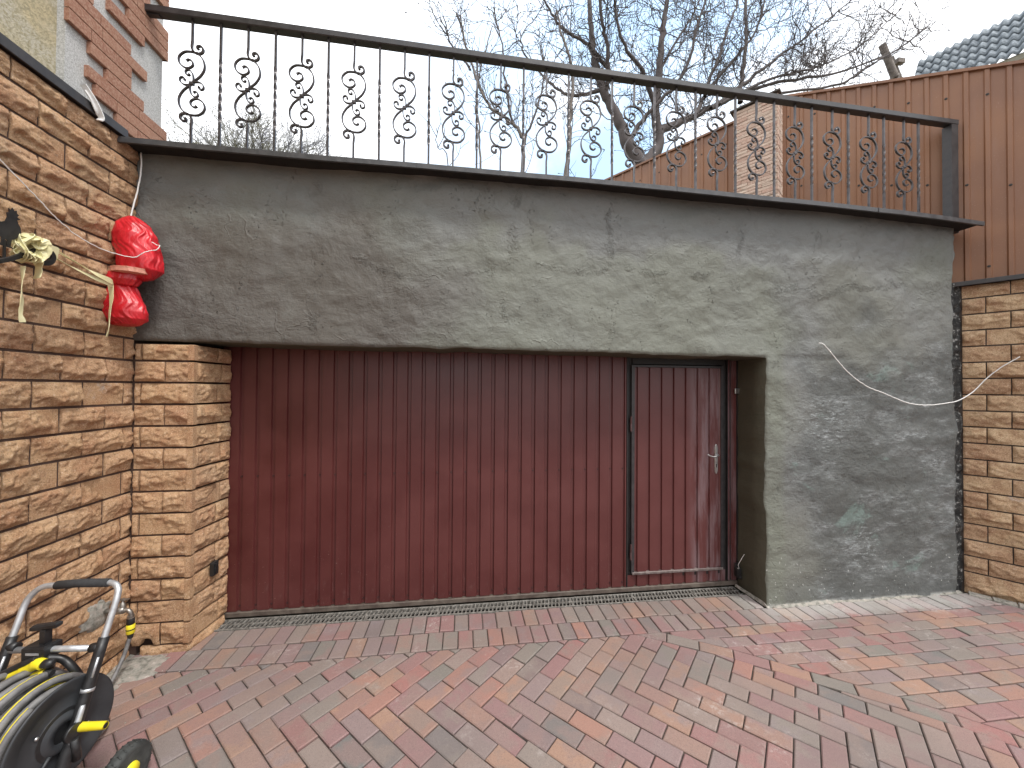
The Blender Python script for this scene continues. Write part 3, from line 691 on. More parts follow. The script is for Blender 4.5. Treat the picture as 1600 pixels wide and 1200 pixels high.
m.lathe([(0, .0035), (.003, .003)], (hx, G - .0145, hz1 - .014), (0, -1, 0), 8); m.lathe([(0, .0035), (.003, .003)], (hx, G - .0145, hz0 + .012), (0, -1, 0), 8)
hd = m.build('handle', MAT['steel'], wd)
m = MB(); m.box((hx - .003, G - .0165, .972), (hx + .003, G - .0140, .992)); m.lathe([(0, .0055), (.002, .005)], (hx, G - .0145, .994), (0, -1, 0), 10); m.build('keyhole', MAT['black'], hd)
for z in (1.33, .32):
    m = MB(); m.lathe([(-.06, .008), (-.002, .008), (0, .0065), (.002, .008), (.06, .008)], (1.322, G - .016, z), (0, 0, 1), 12); m.box((1.318, G - .012, z - .045), (1.345, G - .004, z + .045)); m.build('hinge', paint('hinge paint', (.06, .03, .03), (.10, .05, .05)), wd)
for z in (1.595, .175):
    m = MB(); m.box((2.216, G - .034, z - .022), (2.246, G - .022, z + .022), bev=.002); m.lathe([(-.02, .007), (.02, .007)], (2.216, G - .024, z), (0, 0, 1), 12); m.build('gate_hinge', MAT['steel'] if z > 1 else MAT['rail'], gt)
m = MB(); m.box((2.196, G - .07, .095), (2.232, G - .036, .17), bev=.006); m.lathe([(-.012, .012), (.012, .012)], (2.216, G - .07, .10), (1, 0, 0), 14); m.build('latch', MAT['black'], gt)
m = MB(); m.tube(cat([(2.222, G - .06, .165), (2.205, G - .07, .20), (2.210, G - .09, .245), (2.225, G - .11, .30)], 6), .0024, 6); m.tube(cat([(2.222, G - .06, .165), (2.20, G - .075, .172), (2.19, G - .08, .18)], 4), .002, 6); tag(m.build('wire_end', MAT['wire'], None), 'short curled wire end sticking up beside the lower gate hinge', 'wire')

# ---- drain
dr = thing('drain_grate', 'long narrow metal drain grate running along the foot of the gate', 'drain', (.3, 2.79, 0))
y0, y1 = 2.728, 2.846
m = MB()
m.box((-1.66, y0, -.04), (2.20, y0 + .010, .001), bev=.001); m.box((-1.66, y1 - .010, -.04), (2.20, y1, .001), bev=.001)
x = -1.65; i = 0; yc = (y0 + y1) / 2
m.box((-1.66, yc - .004, -.012), (2.20, yc + .004, .0))
while x < 2.18:
    if i % 18 == 0: m.box((x - .006, y0 + .01, -.02), (x + .006, y1 - .01, .0005))
    for (ya, yb, sh) in ((y0 + .010, yc - .004, 0), (yc + .004, y1 - .010, .013)):
        a = x + sh; V = [(a, ya, -.012), (a + .009, ya, -.012), (a + .017, yb, -.012), (a + .008, yb, -.012), (a, ya, -.0005), (a + .009, ya, -.0005), (a + .017, yb, -.0005), (a + .008, yb, -.0005)]
        m.add(V, [(3, 2, 1, 0), (4, 5, 6, 7), (0, 1, 5, 4), (1, 2, 6, 5), (2, 3, 7, 6), (3, 0, 4, 7)])
    x += .0275; i += 1
m.build('grate', MAT['grate'], dr)
m = MB(); m.box((-1.66, y0 + .005, -.12), (2.20, y1 - .005, -.10)); m.box((-1.66, y0 + .003, -.11), (2.20, y0 + .006, -.02)); m.box((-1.66, y1 - .006, -.11), (2.20, y1 - .003, -.02)); m.build('channel', MAT['void'], dr)

# ------------------------------------------------------------ ground and paving
def clip(poly, n, c):     # keep n.p <= c
    out = []
    for i in range(len(poly)):
        p, q = poly[i], poly[(i + 1) % len(poly)]
        dp, dq = n[0] * p[0] + n[1] * p[1] - c, n[0] * q[0] + n[1] * q[1] - c
        if dp <= 0: out.append(p)
        if (dp < 0 < dq) or (dq < 0 < dp):
            t = dp / (dp - dq); out.append((p[0] + (q[0] - p[0]) * t, p[1] + (q[1] - p[1]) * t))
    return out
def area(p): return .5 * sum(p[i][0] * p[(i + 1) % len(p)][1] - p[(i + 1) % len(p)][0] * p[i][1] for i in range(len(p)))
def inset(poly, d):
    out = list(poly)
    for i in range(len(poly)):
        p, q = poly[i], poly[(i + 1) % len(poly)]; ex, ey = q[0] - p[0], q[1] - p[1]; l = math.hypot(ex, ey)
        if l < 1e-6: continue
        n = (ey / l, -ex / l); out = clip(out, n, n[0] * p[0] + n[1] * p[1] - d)
        if len(out) < 3: return []
    return out
def dedup(p):
    o = [q for i, q in enumerate(p) if math.hypot(q[0] - p[i - 1][0], q[1] - p[i - 1][1]) > .0015]; return o
rngp = random.Random(5)
pv = MB()
def paver(poly):
    if len(poly) < 3: return
    if area(poly) < 0: poly = poly[::-1]
    a = dedup(inset(poly, .0027))
    if len(a) < 3 or area(a) < .0007: return
    bq = inset(a, .0048)
    if len(bq) != len(a): bq = [(a_[0] * .93 + .07 * sum(q[0] for q in a) / len(a), a_[1] * .93 + .07 * sum(q[1] for q in a) / len(a)) for a_ in a]
    n = len(a); tx, ty, tz = rngp.gauss(0, .016), rngp.gauss(0, .016), rngp.gauss(0, .0014)
    cx_, cy_ = a[0]
    zf = lambda p: tz + tx * (p[0] - cx_) * .5 + ty * (p[1] - cy_) * .5
    V = [(p[0], p[1], zf(p)) for p in bq] + [(p[0], p[1], zf(p) - .0042) for p in a] + [(p[0], p[1], -.03) for p in a]
    F = [tuple(range(n))]
    for k in range(2):
        for i in range(n): j = (i + 1) % n; F.append((k * n + i, (k + 1) * n + i, (k + 1) * n + j, k * n + j))
    pv.add(V, F, rnd=rngp.random() * .98 + .01, rnd2=rngp.random() * .98 + .01)
xr0, yr = -1.70, 2.362
right_lim = [((nR.x, nR.y), nR.dot(O_R) - .004)]
def lims(poly, *hp):
    for n, c in hp:
        poly = clip(poly, n, c)
        if len(poly) < 3: return []
    return poly
PW = .0955
# soldier courses
x = -1.668
while x < 2.20:
    paver(lims([(x, 2.545), (x + PW, 2.545), (x + PW, 2.724), (x, 2.724)], ((1, 0), 2.222))); x += PW
x = -1.968 + .04
while x < 4.3:
    yb = 2.372
    p = [(x, yb), (x + PW, yb), (x + PW, 2.541), (x, 2.541)]
    paver(lims(p, *right_lim) if x > 3.5 else p); x += PW
# strip (stretchers along a gentle curve)
S = [(1.180, 2.445), (1.343, 2.352), (1.505, 2.257), (1.668, 2.160), (1.822, 2.052), (1.978, 1.940), (2.133, 1.830), (2.291, 1.718), (2.438, 1.602), (2.574, 1.480), (2.70, 1.345), (2.815, 1.195), (2.92, 1.035), (3.01, .865), (3.09, .69), (3.15, .51), (3.20, .32), (3.24, .13), (3.27, -.06), (3.29, -.25)]
while S[-1][1] > -2.6: S.append((S[-1][0] + .012, S[-1][1] - .19))
seg = []
for a, c in zip(S, S[1:]):
    dx, dy = c[0] - a[0], c[1] - a[1]; l = math.hypot(dx, dy); seg.append((a, c, (dx / l, dy / l), (dy / l, -dx / l)))   # normal to the right of travel points down-left: (dy,-dx)
SW = .092
lo_hp = []   # region AB: beyond strip's lower edge
for (a, c, d, n) in seg:   # n=(dy,-dx): travel right/down -> n points to (-,-)
    lo_hp.append(((-n[0], -n[1]), -(n[0] * a[0] + n[1] * a[1]) - SW))
for i, (a, c, d, n) in enumerate(seg):
    def bis(k, p):
        n1, n2 = seg[max(k - 1, 0)][3], seg[min(k, len(seg) - 1)][3]; s_ = (n1[0] + n2[0], n1[1] + n2[1]); l = math.hypot(*s_); return (p[0] + s_[0] / l * SW, p[1] + s_[1] / l * SW)
    paver(clip([a, c, bis(i + 1, c), bis(i, a)], (0, 1), 2.369))
# zone C running bond parallel to the wall, right of the strip
row = 0; y = 2.368
RH, RL = .0915, .196
while y > -2.6:
    x = 1.30 + (0 if row % 2 else RL / 2) - .03
    while x < 6.6:
        p = [(x, y - RH), (x + RL, y - RH), (x + RL, y), (x, y)]
        cxm, cym = x + RL / 2, y - RH / 2
        best = min(seg, key=lambda s_: (cxm - (s_[0][0] + s_[1][0]) / 2) ** 2 + (cym - (s_[0][1] + s_[1][1]) / 2) ** 2)
        a, c, d, n = best
        if (cxm - a[0]) * n[0] + (cym - a[1]) * n[1] < .12:
            q = clip(p, n, n[0] * a[0] + n[1] * a[1])
            q = lims(q, *right_lim) if len(q) > 2 else q
            paver(q)
        x += RL
    y -= RH; row += 1
# zone A/B diagonal bands
s2 = math.sqrt(.5); BW = .0960; BL = 2 * BW
def diag(x, y, kind):
    """x,y: upper-left start corner"""
    if kind == 'b':   # backslash brick: top corner at (x,y); runs along (1,-1)
        A = (s2, -s2); B_ = (-s2, -s2)
    else:             # slash brick: left corner of lower end at (x,y); runs along (1,1); width along (1,-1)
        A = (s2, s2); B_ = (s2, -s2)
    p0 = (x, y); p1 = (x + A[0] * BL, y + A[1] * BL); p2 = (p1[0] + B_[0] * BW, p1[1] + B_[1] * BW); p3 = (x + B_[0] * BW, y + B_[1] * BW)
    return [p0, p1, p2, p3]
DX = BW * 2 * s2
near_hp = lambda cx_, cy_: [h for h in lo_hp if True]
def place(poly):
    if sum(p[1] for p in poly) / 4 > 2.47: return
    if area(poly) < 0: poly = poly[::-1]
    cx_ = sum(p[0] for p in poly) / 4; cy_ = sum(p[1] for p in poly) / 4
    q = lims(poly, ((0, 1), 2.368), ((-1, 0), 1.955), *lo_hp)
    paver(q)
bands = [(1.990, 'a', 3)]
y0b = 1.990
# band A: slash bricks above y0b (3 tiers), band B: backslash bricks below (3 tiers), then slash again ...
for tier in range(4):
    yy = y0b + tier * DX
    for k in range(-20, 32):
        xx = .034 + k * DX + (tier % 1) * 0 + tier * DX
        place(diag(xx, yy, 'a'))
yy = y0b; kind = 'b'; tiers = 3; cnt = 0; xo = .1725
while yy > -2.6:
    for k in range(-26, 45):
        xx = xo + k * DX
        if kind == 'b': place(diag(xx, yy, 'b'))
        else: place(diag(xx - DX, yy - DX, 'a'))
    yy -= DX; cnt += 1
    if cnt == tiers:
        cnt = 0; kind = 'a' if kind == 'b' else 'b'; tiers = 4
pav = struct(pv.build('paving', MAT['paver']))
m = MB(); m.add([(-12, -14, -.010), (14, -14, -.010), (14, y0, -.010), (-12, y0, -.010)], [(0, 1, 2, 3)]); struct(m.build('ground', MAT['sand']))
m = MB(); m.add([(-120, -120, -.35), (120, -120, -.35), (120, 120, -.35), (-120, 120, -.35)], [(0, 1, 2, 3)]); struct(m.build('terrain', MAT['soil']))
m = MB(); m.add([(-60, D + .36, 2.93), (3.7, D + .36, 2.93), (3.4, 4.4, 2.93), (60, 4.4, 2.93), (60, 90, 4.6), (-60, 90, 4.6)], [(0, 1, 2, 3, 4, 5)]); struct(m.build('terrace', MAT['soil']))
m = MB(); q = [O_R + nR * .28 + tR * 3.9, O_R + nR * .28 - tR * 1.2, Vector((3.4, 4.4, 0)), Vector((30, 4.4, 0)), Vector((30, -3, 0))]; m.add([(p.x, p.y, 2.44) for p in q], [(0, 4, 3, 2, 1)][:1]); struct(m.build('verge', MAT['soil']))
# mortar patches
m = MB()
def patch(pts, z, seed):
    n = 14; V = []; F = []
    for i in range(n + 1):
        for j in range(n + 1):
            u, v = i / n, j / n; p = [(pts[0][k] * (1 - u) + pts[1][k] * u) * (1 - v) + (pts[3][k] * (1 - u) + pts[2][k] * u) * v for k in (0, 1)]
            e = min(u, 1 - u, v, 1 - v); V.append((p[0] + .012 * float(vnoise(u * 5, v * 5, seed=seed)), p[1] + .012 * float(vnoise(u * 5, v * 5, seed=seed + 1)), z * min(1, e * 5) + .003 * float(fbm(u * 6, v * 6, seed=seed)) - .001))
    for i in range(n):
        for j in range(n): a = i * (n + 1) + j; F.append((a, a + n + 1, a + n + 2, a + 1))
    m.add(V, F, smooth=True)
patch([(-1.95, 2.30), (-1.70, 2.31), (-1.66, 2.52), (-1.95, 2.54)], .007, 3); patch([(-1.96, 2.02), (-1.82, 2.10), (-1.80, 2.31), (-1.96, 2.31)], .007, 5)
m.add([(-1.958, -1.8, -.001), (-1.915, -1.8, -.001), (-1.915, 2.1, -.001), (-1.958, 2.1, -.001)], [(0, 1, 2, 3)])
struct(m.build('mortar_ground_patch', MAT['mortar']))
# base fillets of mortar along the wall
m = MB(); V = []; F = []; n_ = 60
for i in range(n_ + 1):
    x = 2.23 + (3.95 - 2.23) * i / n_; rr = .016 + .010 * float(fbm(x / .06, 0., seed=77))
    V += [(x, D - .002 - rr, .001), (x, D - .004 - rr * .4, .009), (x, D + .012, .004 + rr)]
for i in range(n_):
    for j in range(2): a = i * 3 + j; F.append((a, a + 3, a + 4, a + 1))
m.add(V, F, smooth=True)
V = [(2.232, D - .01, .001), (2.215, D + .3, .001), (2.225, D + .3, .02), (2.245, D, .025)]; m.add(V, [(0, 1, 2, 3)][:1])
struct(m.build('mortar_fillet_ground', MAT['mortar']))
# white kerb stones along the right wall
m = MB(); x = 0.02; i = 0
while x < 3.8:
    m.box((x, -.075, -.01), (x + .115, -.006, .012 + .004 * (i % 3)), fr=(O_R, tR, nR, Z1), bev=.004); x += .12; i += 1
struct(m.build('edging_path', MAT['mortar']))

m = MB(); rg = random.Random(17)
def crumb(x, y, r):
    V = [Vector((rg.gauss(0, 1), rg.gauss(0, 1), rg.gauss(0, .7))).normalized() * r * rg.uniform(.6, 1.1) for _ in range(6)]
    B = [(1, 0, 0), (0, 1, 0), (-1, 0, 0), (0, -1, 0)]; V = [(x + a * r * rg.uniform(.6, 1.2), y + c * r * rg.uniform(.6, 1.2), .0005 + r * .2) for a, c, _ in B] + [(x, y, r * rg.uniform(.6, 1.))]
    m.add(V, [(0, 1, 4), (1, 2, 4), (2, 3, 4), (3, 0, 4), (3, 2, 1, 0)])
for _ in range(170): x = rg.uniform(2.2, 3.9); crumb(x, D - .02 - abs(rg.gauss(0, .05)), rg.uniform(.0015, .005))
for _ in range(90): crumb(rg.uniform(-1.6, 2.2), 2.72 - abs(rg.gauss(0, .03)), rg.uniform(.001, .0035))
for _ in range(60): crumb(rg.uniform(-1.93, -1.4), rg.uniform(1.9, 2.5), rg.uniform(.0015, .005))
for _ in range(160): crumb(rg.uniform(-1.5, 3.6), rg.uniform(.9, 2.6), rg.uniform(.001, .003))
go = m.build('grit', MAT['mortar']); tag(go, 'scattered crumbs of pale mortar and grit lying on the pavers along the walls', 'grit'); go['kind'] = 'stuff'

# ------------------------------------------------------------ railing
Yr = D + .06
rl_ = thing('balustrade_railing', 'dark wrought iron railing with scroll panels standing on the garage wall coping', 'railing', (1, Yr, 3.05))
def rz(x): return float(np.interp(x, [-1.95, 4.03], [3.972, 3.842]))
m = MB(); V = []; F = []; prof = [(-.024, -.046), (-.029, -.041), (-.029, -.006), (-.022, 0), (.022, 0), (.029, -.006), (.029, -.041), (.024, -.046)]
xs_ = np.linspace(-2.0, 4.02, 12); k_ = len(prof)
for x in xs_:
    for a, c in prof: V.append((x, Yr + a, rz(x) + c))
for i in range(len(xs_) - 1):
    for j in range(k_): F.append((i * k_ + j, i * k_ + (j + 1) % k_, (i + 1) * k_ + (j + 1) % k_, (i + 1) * k_ + j))
F.append(tuple(range(k_))[::-1]); F.append(tuple((len(xs_) - 1) * k_ + j for j in range(k_))); m.add(V, F)
m.box((-2.0, Yr - .014, rz(-2) - .056), (-1.9, Yr + .014, rz(-2) - .047)); m.build('handrail', MAT['rail'], rl_)
m = MB(); m.box((3.945, Yr - .032, 2.90), (4.008, Yr + .032, rz(3.96) - .047), bev=.004); m.build('post', MAT['rail'], rl_)
pk_z0 = lambda x: float(cop_z(x)) - .012
def picket(x):
    z0, z1 = pk_z0(x), rz(x) - .044; m = MB(); H = z1 - z0; a, c = z0 + H * .28, z0 + H * .74
    m.tube([(x, Yr, z0), (x, Yr, a)], 1, flat=(.013, .013)); 
    n = 40; m.tube([(x, Yr, a + (c - a) * i / n) for i in range(n + 1)], 1, flat=(.0145, .0145), twist=math.pi * 3.5)
    m.tube([(x, Yr, c), (x, Yr, z1)], 1, flat=(.013, .013)); return m.build('picket', MAT['iron'], rl_)
h_, v_ = .00064, .00068
big = [(15, 8), (30, 30), (80, 80), (113, 150), (102, 225), (60, 275), (10, 295), (-60, 293), (-105, 260), (-121, 220), (-106, 172), (-60, 142), (-20, 146), (8, 173), (0, 208), (-30, 222), (-52, 208)]
sml = [(5, 0), (15, 30), (10, 80), (-10, 115), (-35, 126), (-57, 110), (-52, 82), (-28, 74), (-20, 88)]
lat = [(0, -5), (-25, -14), (-70, -16), (-103, 8), (-105, 40), (-82, 53), (-62, 38), (-70, 22)]
end = [(-5, 345), (3, 315), (22, 293), (58, 284), (92, 302), (97, 335), (72, 358), (46, 350), (52, 328)]
def scroll(x):
    zc = 3.528 + (rz(x) - rz(-1.716)) * .5 + (float(cop_z(x)) - 3.05) * .5; zt_, zb_ = rz(x) - .044, pk_z0(x)
    m = MB(); P3 = lambda l, s: [(x + s * a * h_, Yr, zc + s * c * v_) for a, c in l]
    for s in (1, -1):
        for l, th in ((big, .0080), (sml, .0066), (lat, .0066)):
            p = cat(P3(l, s), 6); n = len(p); m.tube(p, [1] * (n - 3) + [1.15, 1.45, 1.3], flat=(.013, th))
        zend = zt_ if s > 0 else zb_
        p = [(x, Yr, zend), (x, Yr, zc + s * 400 * v_)] + P3(end, s); p = [p[0]] + cat(p[1:], 6); n = len(p); m.tube(p, [1] * (n - 4) + [1.1, 1.35, 1.5, 1.3], flat=(.013, .011))
    m.box((x - .012, Yr - .009, zc - .012), (x + .012, Yr + .009, zc + .012), bev=.004)
    for s in (1, -1): m.box((x + s * .028 - .008, Yr - .009, zc + s * .196 - .006), (x + s * .028 + .008, Yr + .009, zc + s * .196 + .006), bev=.002)
    return m.build('scroll', MAT['iron'], rl_)
for k in range(17): picket(-1.551 + .3262 * k) if k < 17 else None
for k in range(17): scroll(-1.716 + .3268 * k + (.02 if k > 8 else 0) * (k - 8) / 9) if -1.716 + .3268 * k < 3.86 else None

# ------------------------------------------------------------ house at the left
hs = thing('plastered_house', 'house with yellow stucco and staggered red brick slips above the left wall', 'house', (-3, 1, 3.0))
m = MB(); m.box((-6.5, -2.5, 2.9), (-2.030, 2.144, 6.4)); m.build('stucco_wall', MAT['stucco'], hs)
m = MB(); m.box((-6.48, 2.144, 2.9), (-1.992, 2.752, 6.4)); m.build('corner_pilaster', MAT['dash'], hs)
m = MB(); rg = random.Random(8)
rows = [(2.41, 2.755), (2.283, 2.755), (2.24, 2.755), (2.345, 2.587), (2.25, 2.497), (2.136, 2.497), (2.136, 2.606), (2.136, 2.49), (2.136, 2.26), (2.35, 2.584), (2.47, 2.765), (2.30, 2.765), (2.136, 2.765), (2.136, 2.62), (2.22, 2.50), (2.136, 2.765), (2.30, 2.765)]
z = 3.093
for i in range(50):
    a, c = rows[i] if i < len(rows) else (rg.choice([2.136, 2.2, 2.3]), rg.choice([2.5, 2.62, 2.765, 2.765]))
    cut = rg.uniform(a + .1, c - .08) if c - a > .3 else None
    segs = [(a, c)] if not cut else [(a, cut - .002), (cut + .002, c)]
    for (p, q) in segs:
        m.box((-1.9925, p, z + .0015), (-1.970, q, z + .0655), bev=.002, rnd=rg.random())
        if q > 2.75: m.box((-2.2, 2.7525, z + .0015), (-1.9705, 2.770, z + .0655), bev=.002, rnd=rg.random())
    z += .067
m.build('brick_quoins', MAT['quoin'], hs)
m = MB(); m.box((-7, -3, 6.4), (-1.8, 3.0, 6.5)); m.box((-6.9, -2.9, 6.5), (-1.9, 2.9, 6.56)); m.build('roof', MAT['concrete'], hs)
m = MB(); m.tube(cat([(-1.945, 2.20, 3.13), (-1.938, 2.225, 3.10), (-1.935, 2.25, 3.06), (-1.94, 2.28, 3.05)], 5), 1, flat=(.03, .004)); m.tube(cat([(-1.95, 2.19, 3.15), (-1.938, 2.235, 3.10), (-1.932, 2.27, 3.04), (-1.934, 2.262, 3.015)], 5), 1, flat=(.006, .028)); tag(m.build('tape_scrap', MAT['wire'], None), 'small torn scrap of white tape stuck on the black cap of the left wall', 'tape')

# ------------------------------------------------------------ fences
def fence_panel(s0, s1, zb, ztop, pitch, phase, off, parent):
    """ribbed sheet along tR; ztop(s)"""
    prf = [s0]; dd = [0.]
    k = math.ceil((s0 - phase) / pitch) - 1
    while phase + (k - .5) * pitch < s1:
        e = phase + k * pitch; k += 1
        for dx, d_ in ((-.020, 0), (-.012, .012), (.012, .012), (.020, 0)):
            if s0 + .001 < e + dx < s1 - .001: prf.append(e + dx); dd.append(d_)
    prf.append(s1); dd.append(0.)
    m = MB(); V = []; F = []; nzs = 4
    for i in range(nzs + 1):
        for s_, d_ in zip(prf, dd):
            p = O_R + tR * s_ + nR * (off - d_); V.append((p.x, p.y, zb + (ztop(s_) - zb) * i / nzs))
    q = len(prf)
    for i in range(nzs):
        for j in range(q - 1): a = i * q + j; F.append((a, a + 1, a + 1 + q, a + q))
    m.add(V, F); m.build('corrugated_sheet', MAT['fence'], parent)
    m = MB(); V = []; F = []; ns = 24
    for i in range(ns + 1):
        s_ = s0 + (s1 - s0) * i / ns
        for (a, c) in ((-.022, -.012), (-.022, .012), (.022, .012), (.022, -.012)):
            p = O_R + tR * s_ + nR * (off + a); V.append((p.x, p.y, ztop(s_) + c))
    for i in range(ns):
        for q in range(4): a, c = i * 4 + q, i * 4 + (q + 1) % 4; F.append((a, a + 4, c + 4, c))
    F += [(0, 1, 2, 3), tuple(ns * 4 + q for q in (3, 2, 1, 0))]
    m.add(V, F); m.build('top_trim', MAT['fence'], parent)
    for zo in (.22, .95, 1.60):
        k = math.ceil((s0 - phase) / pitch)
        while phase + k * pitch < min(s1 - .03, 1.2):
            e = phase + k * pitch; k += 1
            if (k + int(zo * 10)) % 2: continue
            p = O_R + tR * e + nR * (off - .012); screw((p.x, p.y, ztop(e) - zo), math.atan2(outR.y, outR.x) + math.pi / 2, MAT['black'], parent, 1.35)
f1 = thing('metal_fence', 'near section of brown corrugated sheet fence on top of the right stone wall', 'fence', (4.2, 2.4, 2.5))
fence_panel(-1.21, 3.9, 2.485, lambda s_: 4.690 + (s_ + 1.14) * (-.381) if s_ < 1.2 else 3.80, .1085, .037, .055, f1)
f2 = thing('metal_fence', 'far section of brown sheet fence left of the brick post, behind the railing', 'fence', (2.6, 4.6, 2.9))
fence_panel(-6.5, -1.62, 2.90, lambda s_: 4.682, .133, -2.15, .055, f2)
bp = thing('brick_fence_post', 'pale split-brick fence post with a dark pointed cap behind the railing', 'post', (3.2, 3.8, 2.9))
m = MB(); rg = random.Random(3); z = 2.9; i = 0
frp = (O_R, tR, nR, Z1)
while z < 4.70:
    s_ = -1.640 - (.06 if i % 2 else 0); 
    while s_ < -1.235:
        a, c = max(s_, -1.64), min(s_ + .135, -1.235)
        if c - a > .02: m.box((a + .0012, -.068 - rg.random() * .007, z + .0012), (c - .0012, .05, z + .0345), fr=frp, bev=.002, rnd=rg.random())
        s_ += .135
    m.box((-1.2348, -.066, z + .0012), (-1.229 + rg.random() * .005, .2, z + .0345), fr=frp, rnd=rg.random())
    z += .0362; i += 1
m.build('brick_shaft', MAT['veneer'], bp)
m = MB(); c0 = -1.4375; hh = .235
m.box((c0 - hh, -.095, 4.718), (c0 + hh, .40, 4.735), fr=frp, bev=.002)
bs = [(c0 - hh, -.095), (c0 + hh, -.095), (c0 + hh, .40), (c0 - hh, .40)]; V = [O_R + tR * a + nR * c + Z1 * 4.7355 for a, c in bs] + [O_R + tR * c0 + nR * .15 + Z1 * 4.86]
m.add(V, [(0, 1, 4), (1, 2, 4), (2, 3, 4), (3, 0, 4), (3, 2, 1, 0)]); m.build('cap', paint('brown cap sheet', (.05, .04, .035), (.085, .07, .06), .5), bp)

# ------------------------------------------------------------ neighbour roof
nh = thing('neighbour_house', 'neighbouring house roof of grey-blue corrugated slate sheets above the right fence', 'house', (12, 7, 4))
T2 = Vector((11.47, 6.30, 9.51)); T1 = Vector((10.77, 7.63, 9.51)); rd = (T2 - T1).normalized(); dn = Vector((-.885, -.466, 0)); tanr = 1.2
down = (dn + Vector((0, 0, -tanr))).normalized(); rn_ = rd.cross(down); rn_ = rn_ if rn_.z > 0 else -rn_
m = MB(); V = []; F = []; L = 4.2; W = 1.95; pit = .135; nu = int(L / pit * 8)
for r_ in range(6):
    w0, w1 = W * r_ / 6 - .02, W * (r_ + 1) / 6 + .02; o0 = len(V)
    for i in range(nu + 1):
        s_ = L * i / nu; hgt = .030 * math.sin(2 * math.pi * s_ / pit)
        for (ww, lift) in ((w0, .0), (w1, .018)): V.append(T1 + rd * s_ + down * ww + rn_ * (hgt + lift))
    for i in range(nu): a = o0 + i * 2; F.append((a, a + 1, a + 3, a + 2))
m.add(V, F, smooth=True)
rfo = m.build('roof', MAT['slate'], nh)
md = rfo.modifiers.new('sol', 'SOLIDIFY'); md.thickness = .010
m = MB(); m.box((0, W - .05, -.14), (L, W - .02, -.045), fr=(T1, rd, down, rn_)); m.build('fascia', MAT['white'], nh)
eL = T1 + down * (W - .15); m = MB()
m.box((.1, -.05 - 6, -9), (L - .1, -.05, -.35), fr=(eL + rd * 0, rd, -Vector((-.885, -.466, 0)) * -1, Z1)) if False else None
q = [T1 + down * (W - .2) + rd * .1, T1 + down * (W - .2) + rd * (L - .1)]; bk = Vector((.885, .466, 0)) * 5
V = [Vector((p.x, p.y, 3)) for p in (q[0], q[1], q[1] + bk, q[0] + bk)]; zt1 = q[0].z - .2; V += [Vector((p.x, p.y, zt1)) for p in V]
m.add(V, [(0, 1, 5, 4), (1, 2, 6, 5), (2, 3, 7, 6), (3, 0, 4, 7), (7, 6, 5, 4)]); m.build('wall', MAT['stucco'], nh)
m = MB()
m.lathe([(0, .085), (.95, .08)], (11.66, 8.8, 10.20), (-.42, 0, .9), 14); m.lathe([(0, .06), (.72, .055)], (11.98, 8.9, 10.2), (-.42, 0, .9), 12); m.box((11.70, 8.74, 10.60), (11.92, 8.86, 10.72)); m.tube([(11.72, 8.8, 10.3), (11.9, 8.9, 6)], .05, 8)
tag(m.build('leaning_pole', MAT['bark'], None), 'short leaning wooden pole end poking up above the fence among the branches', 'pole')

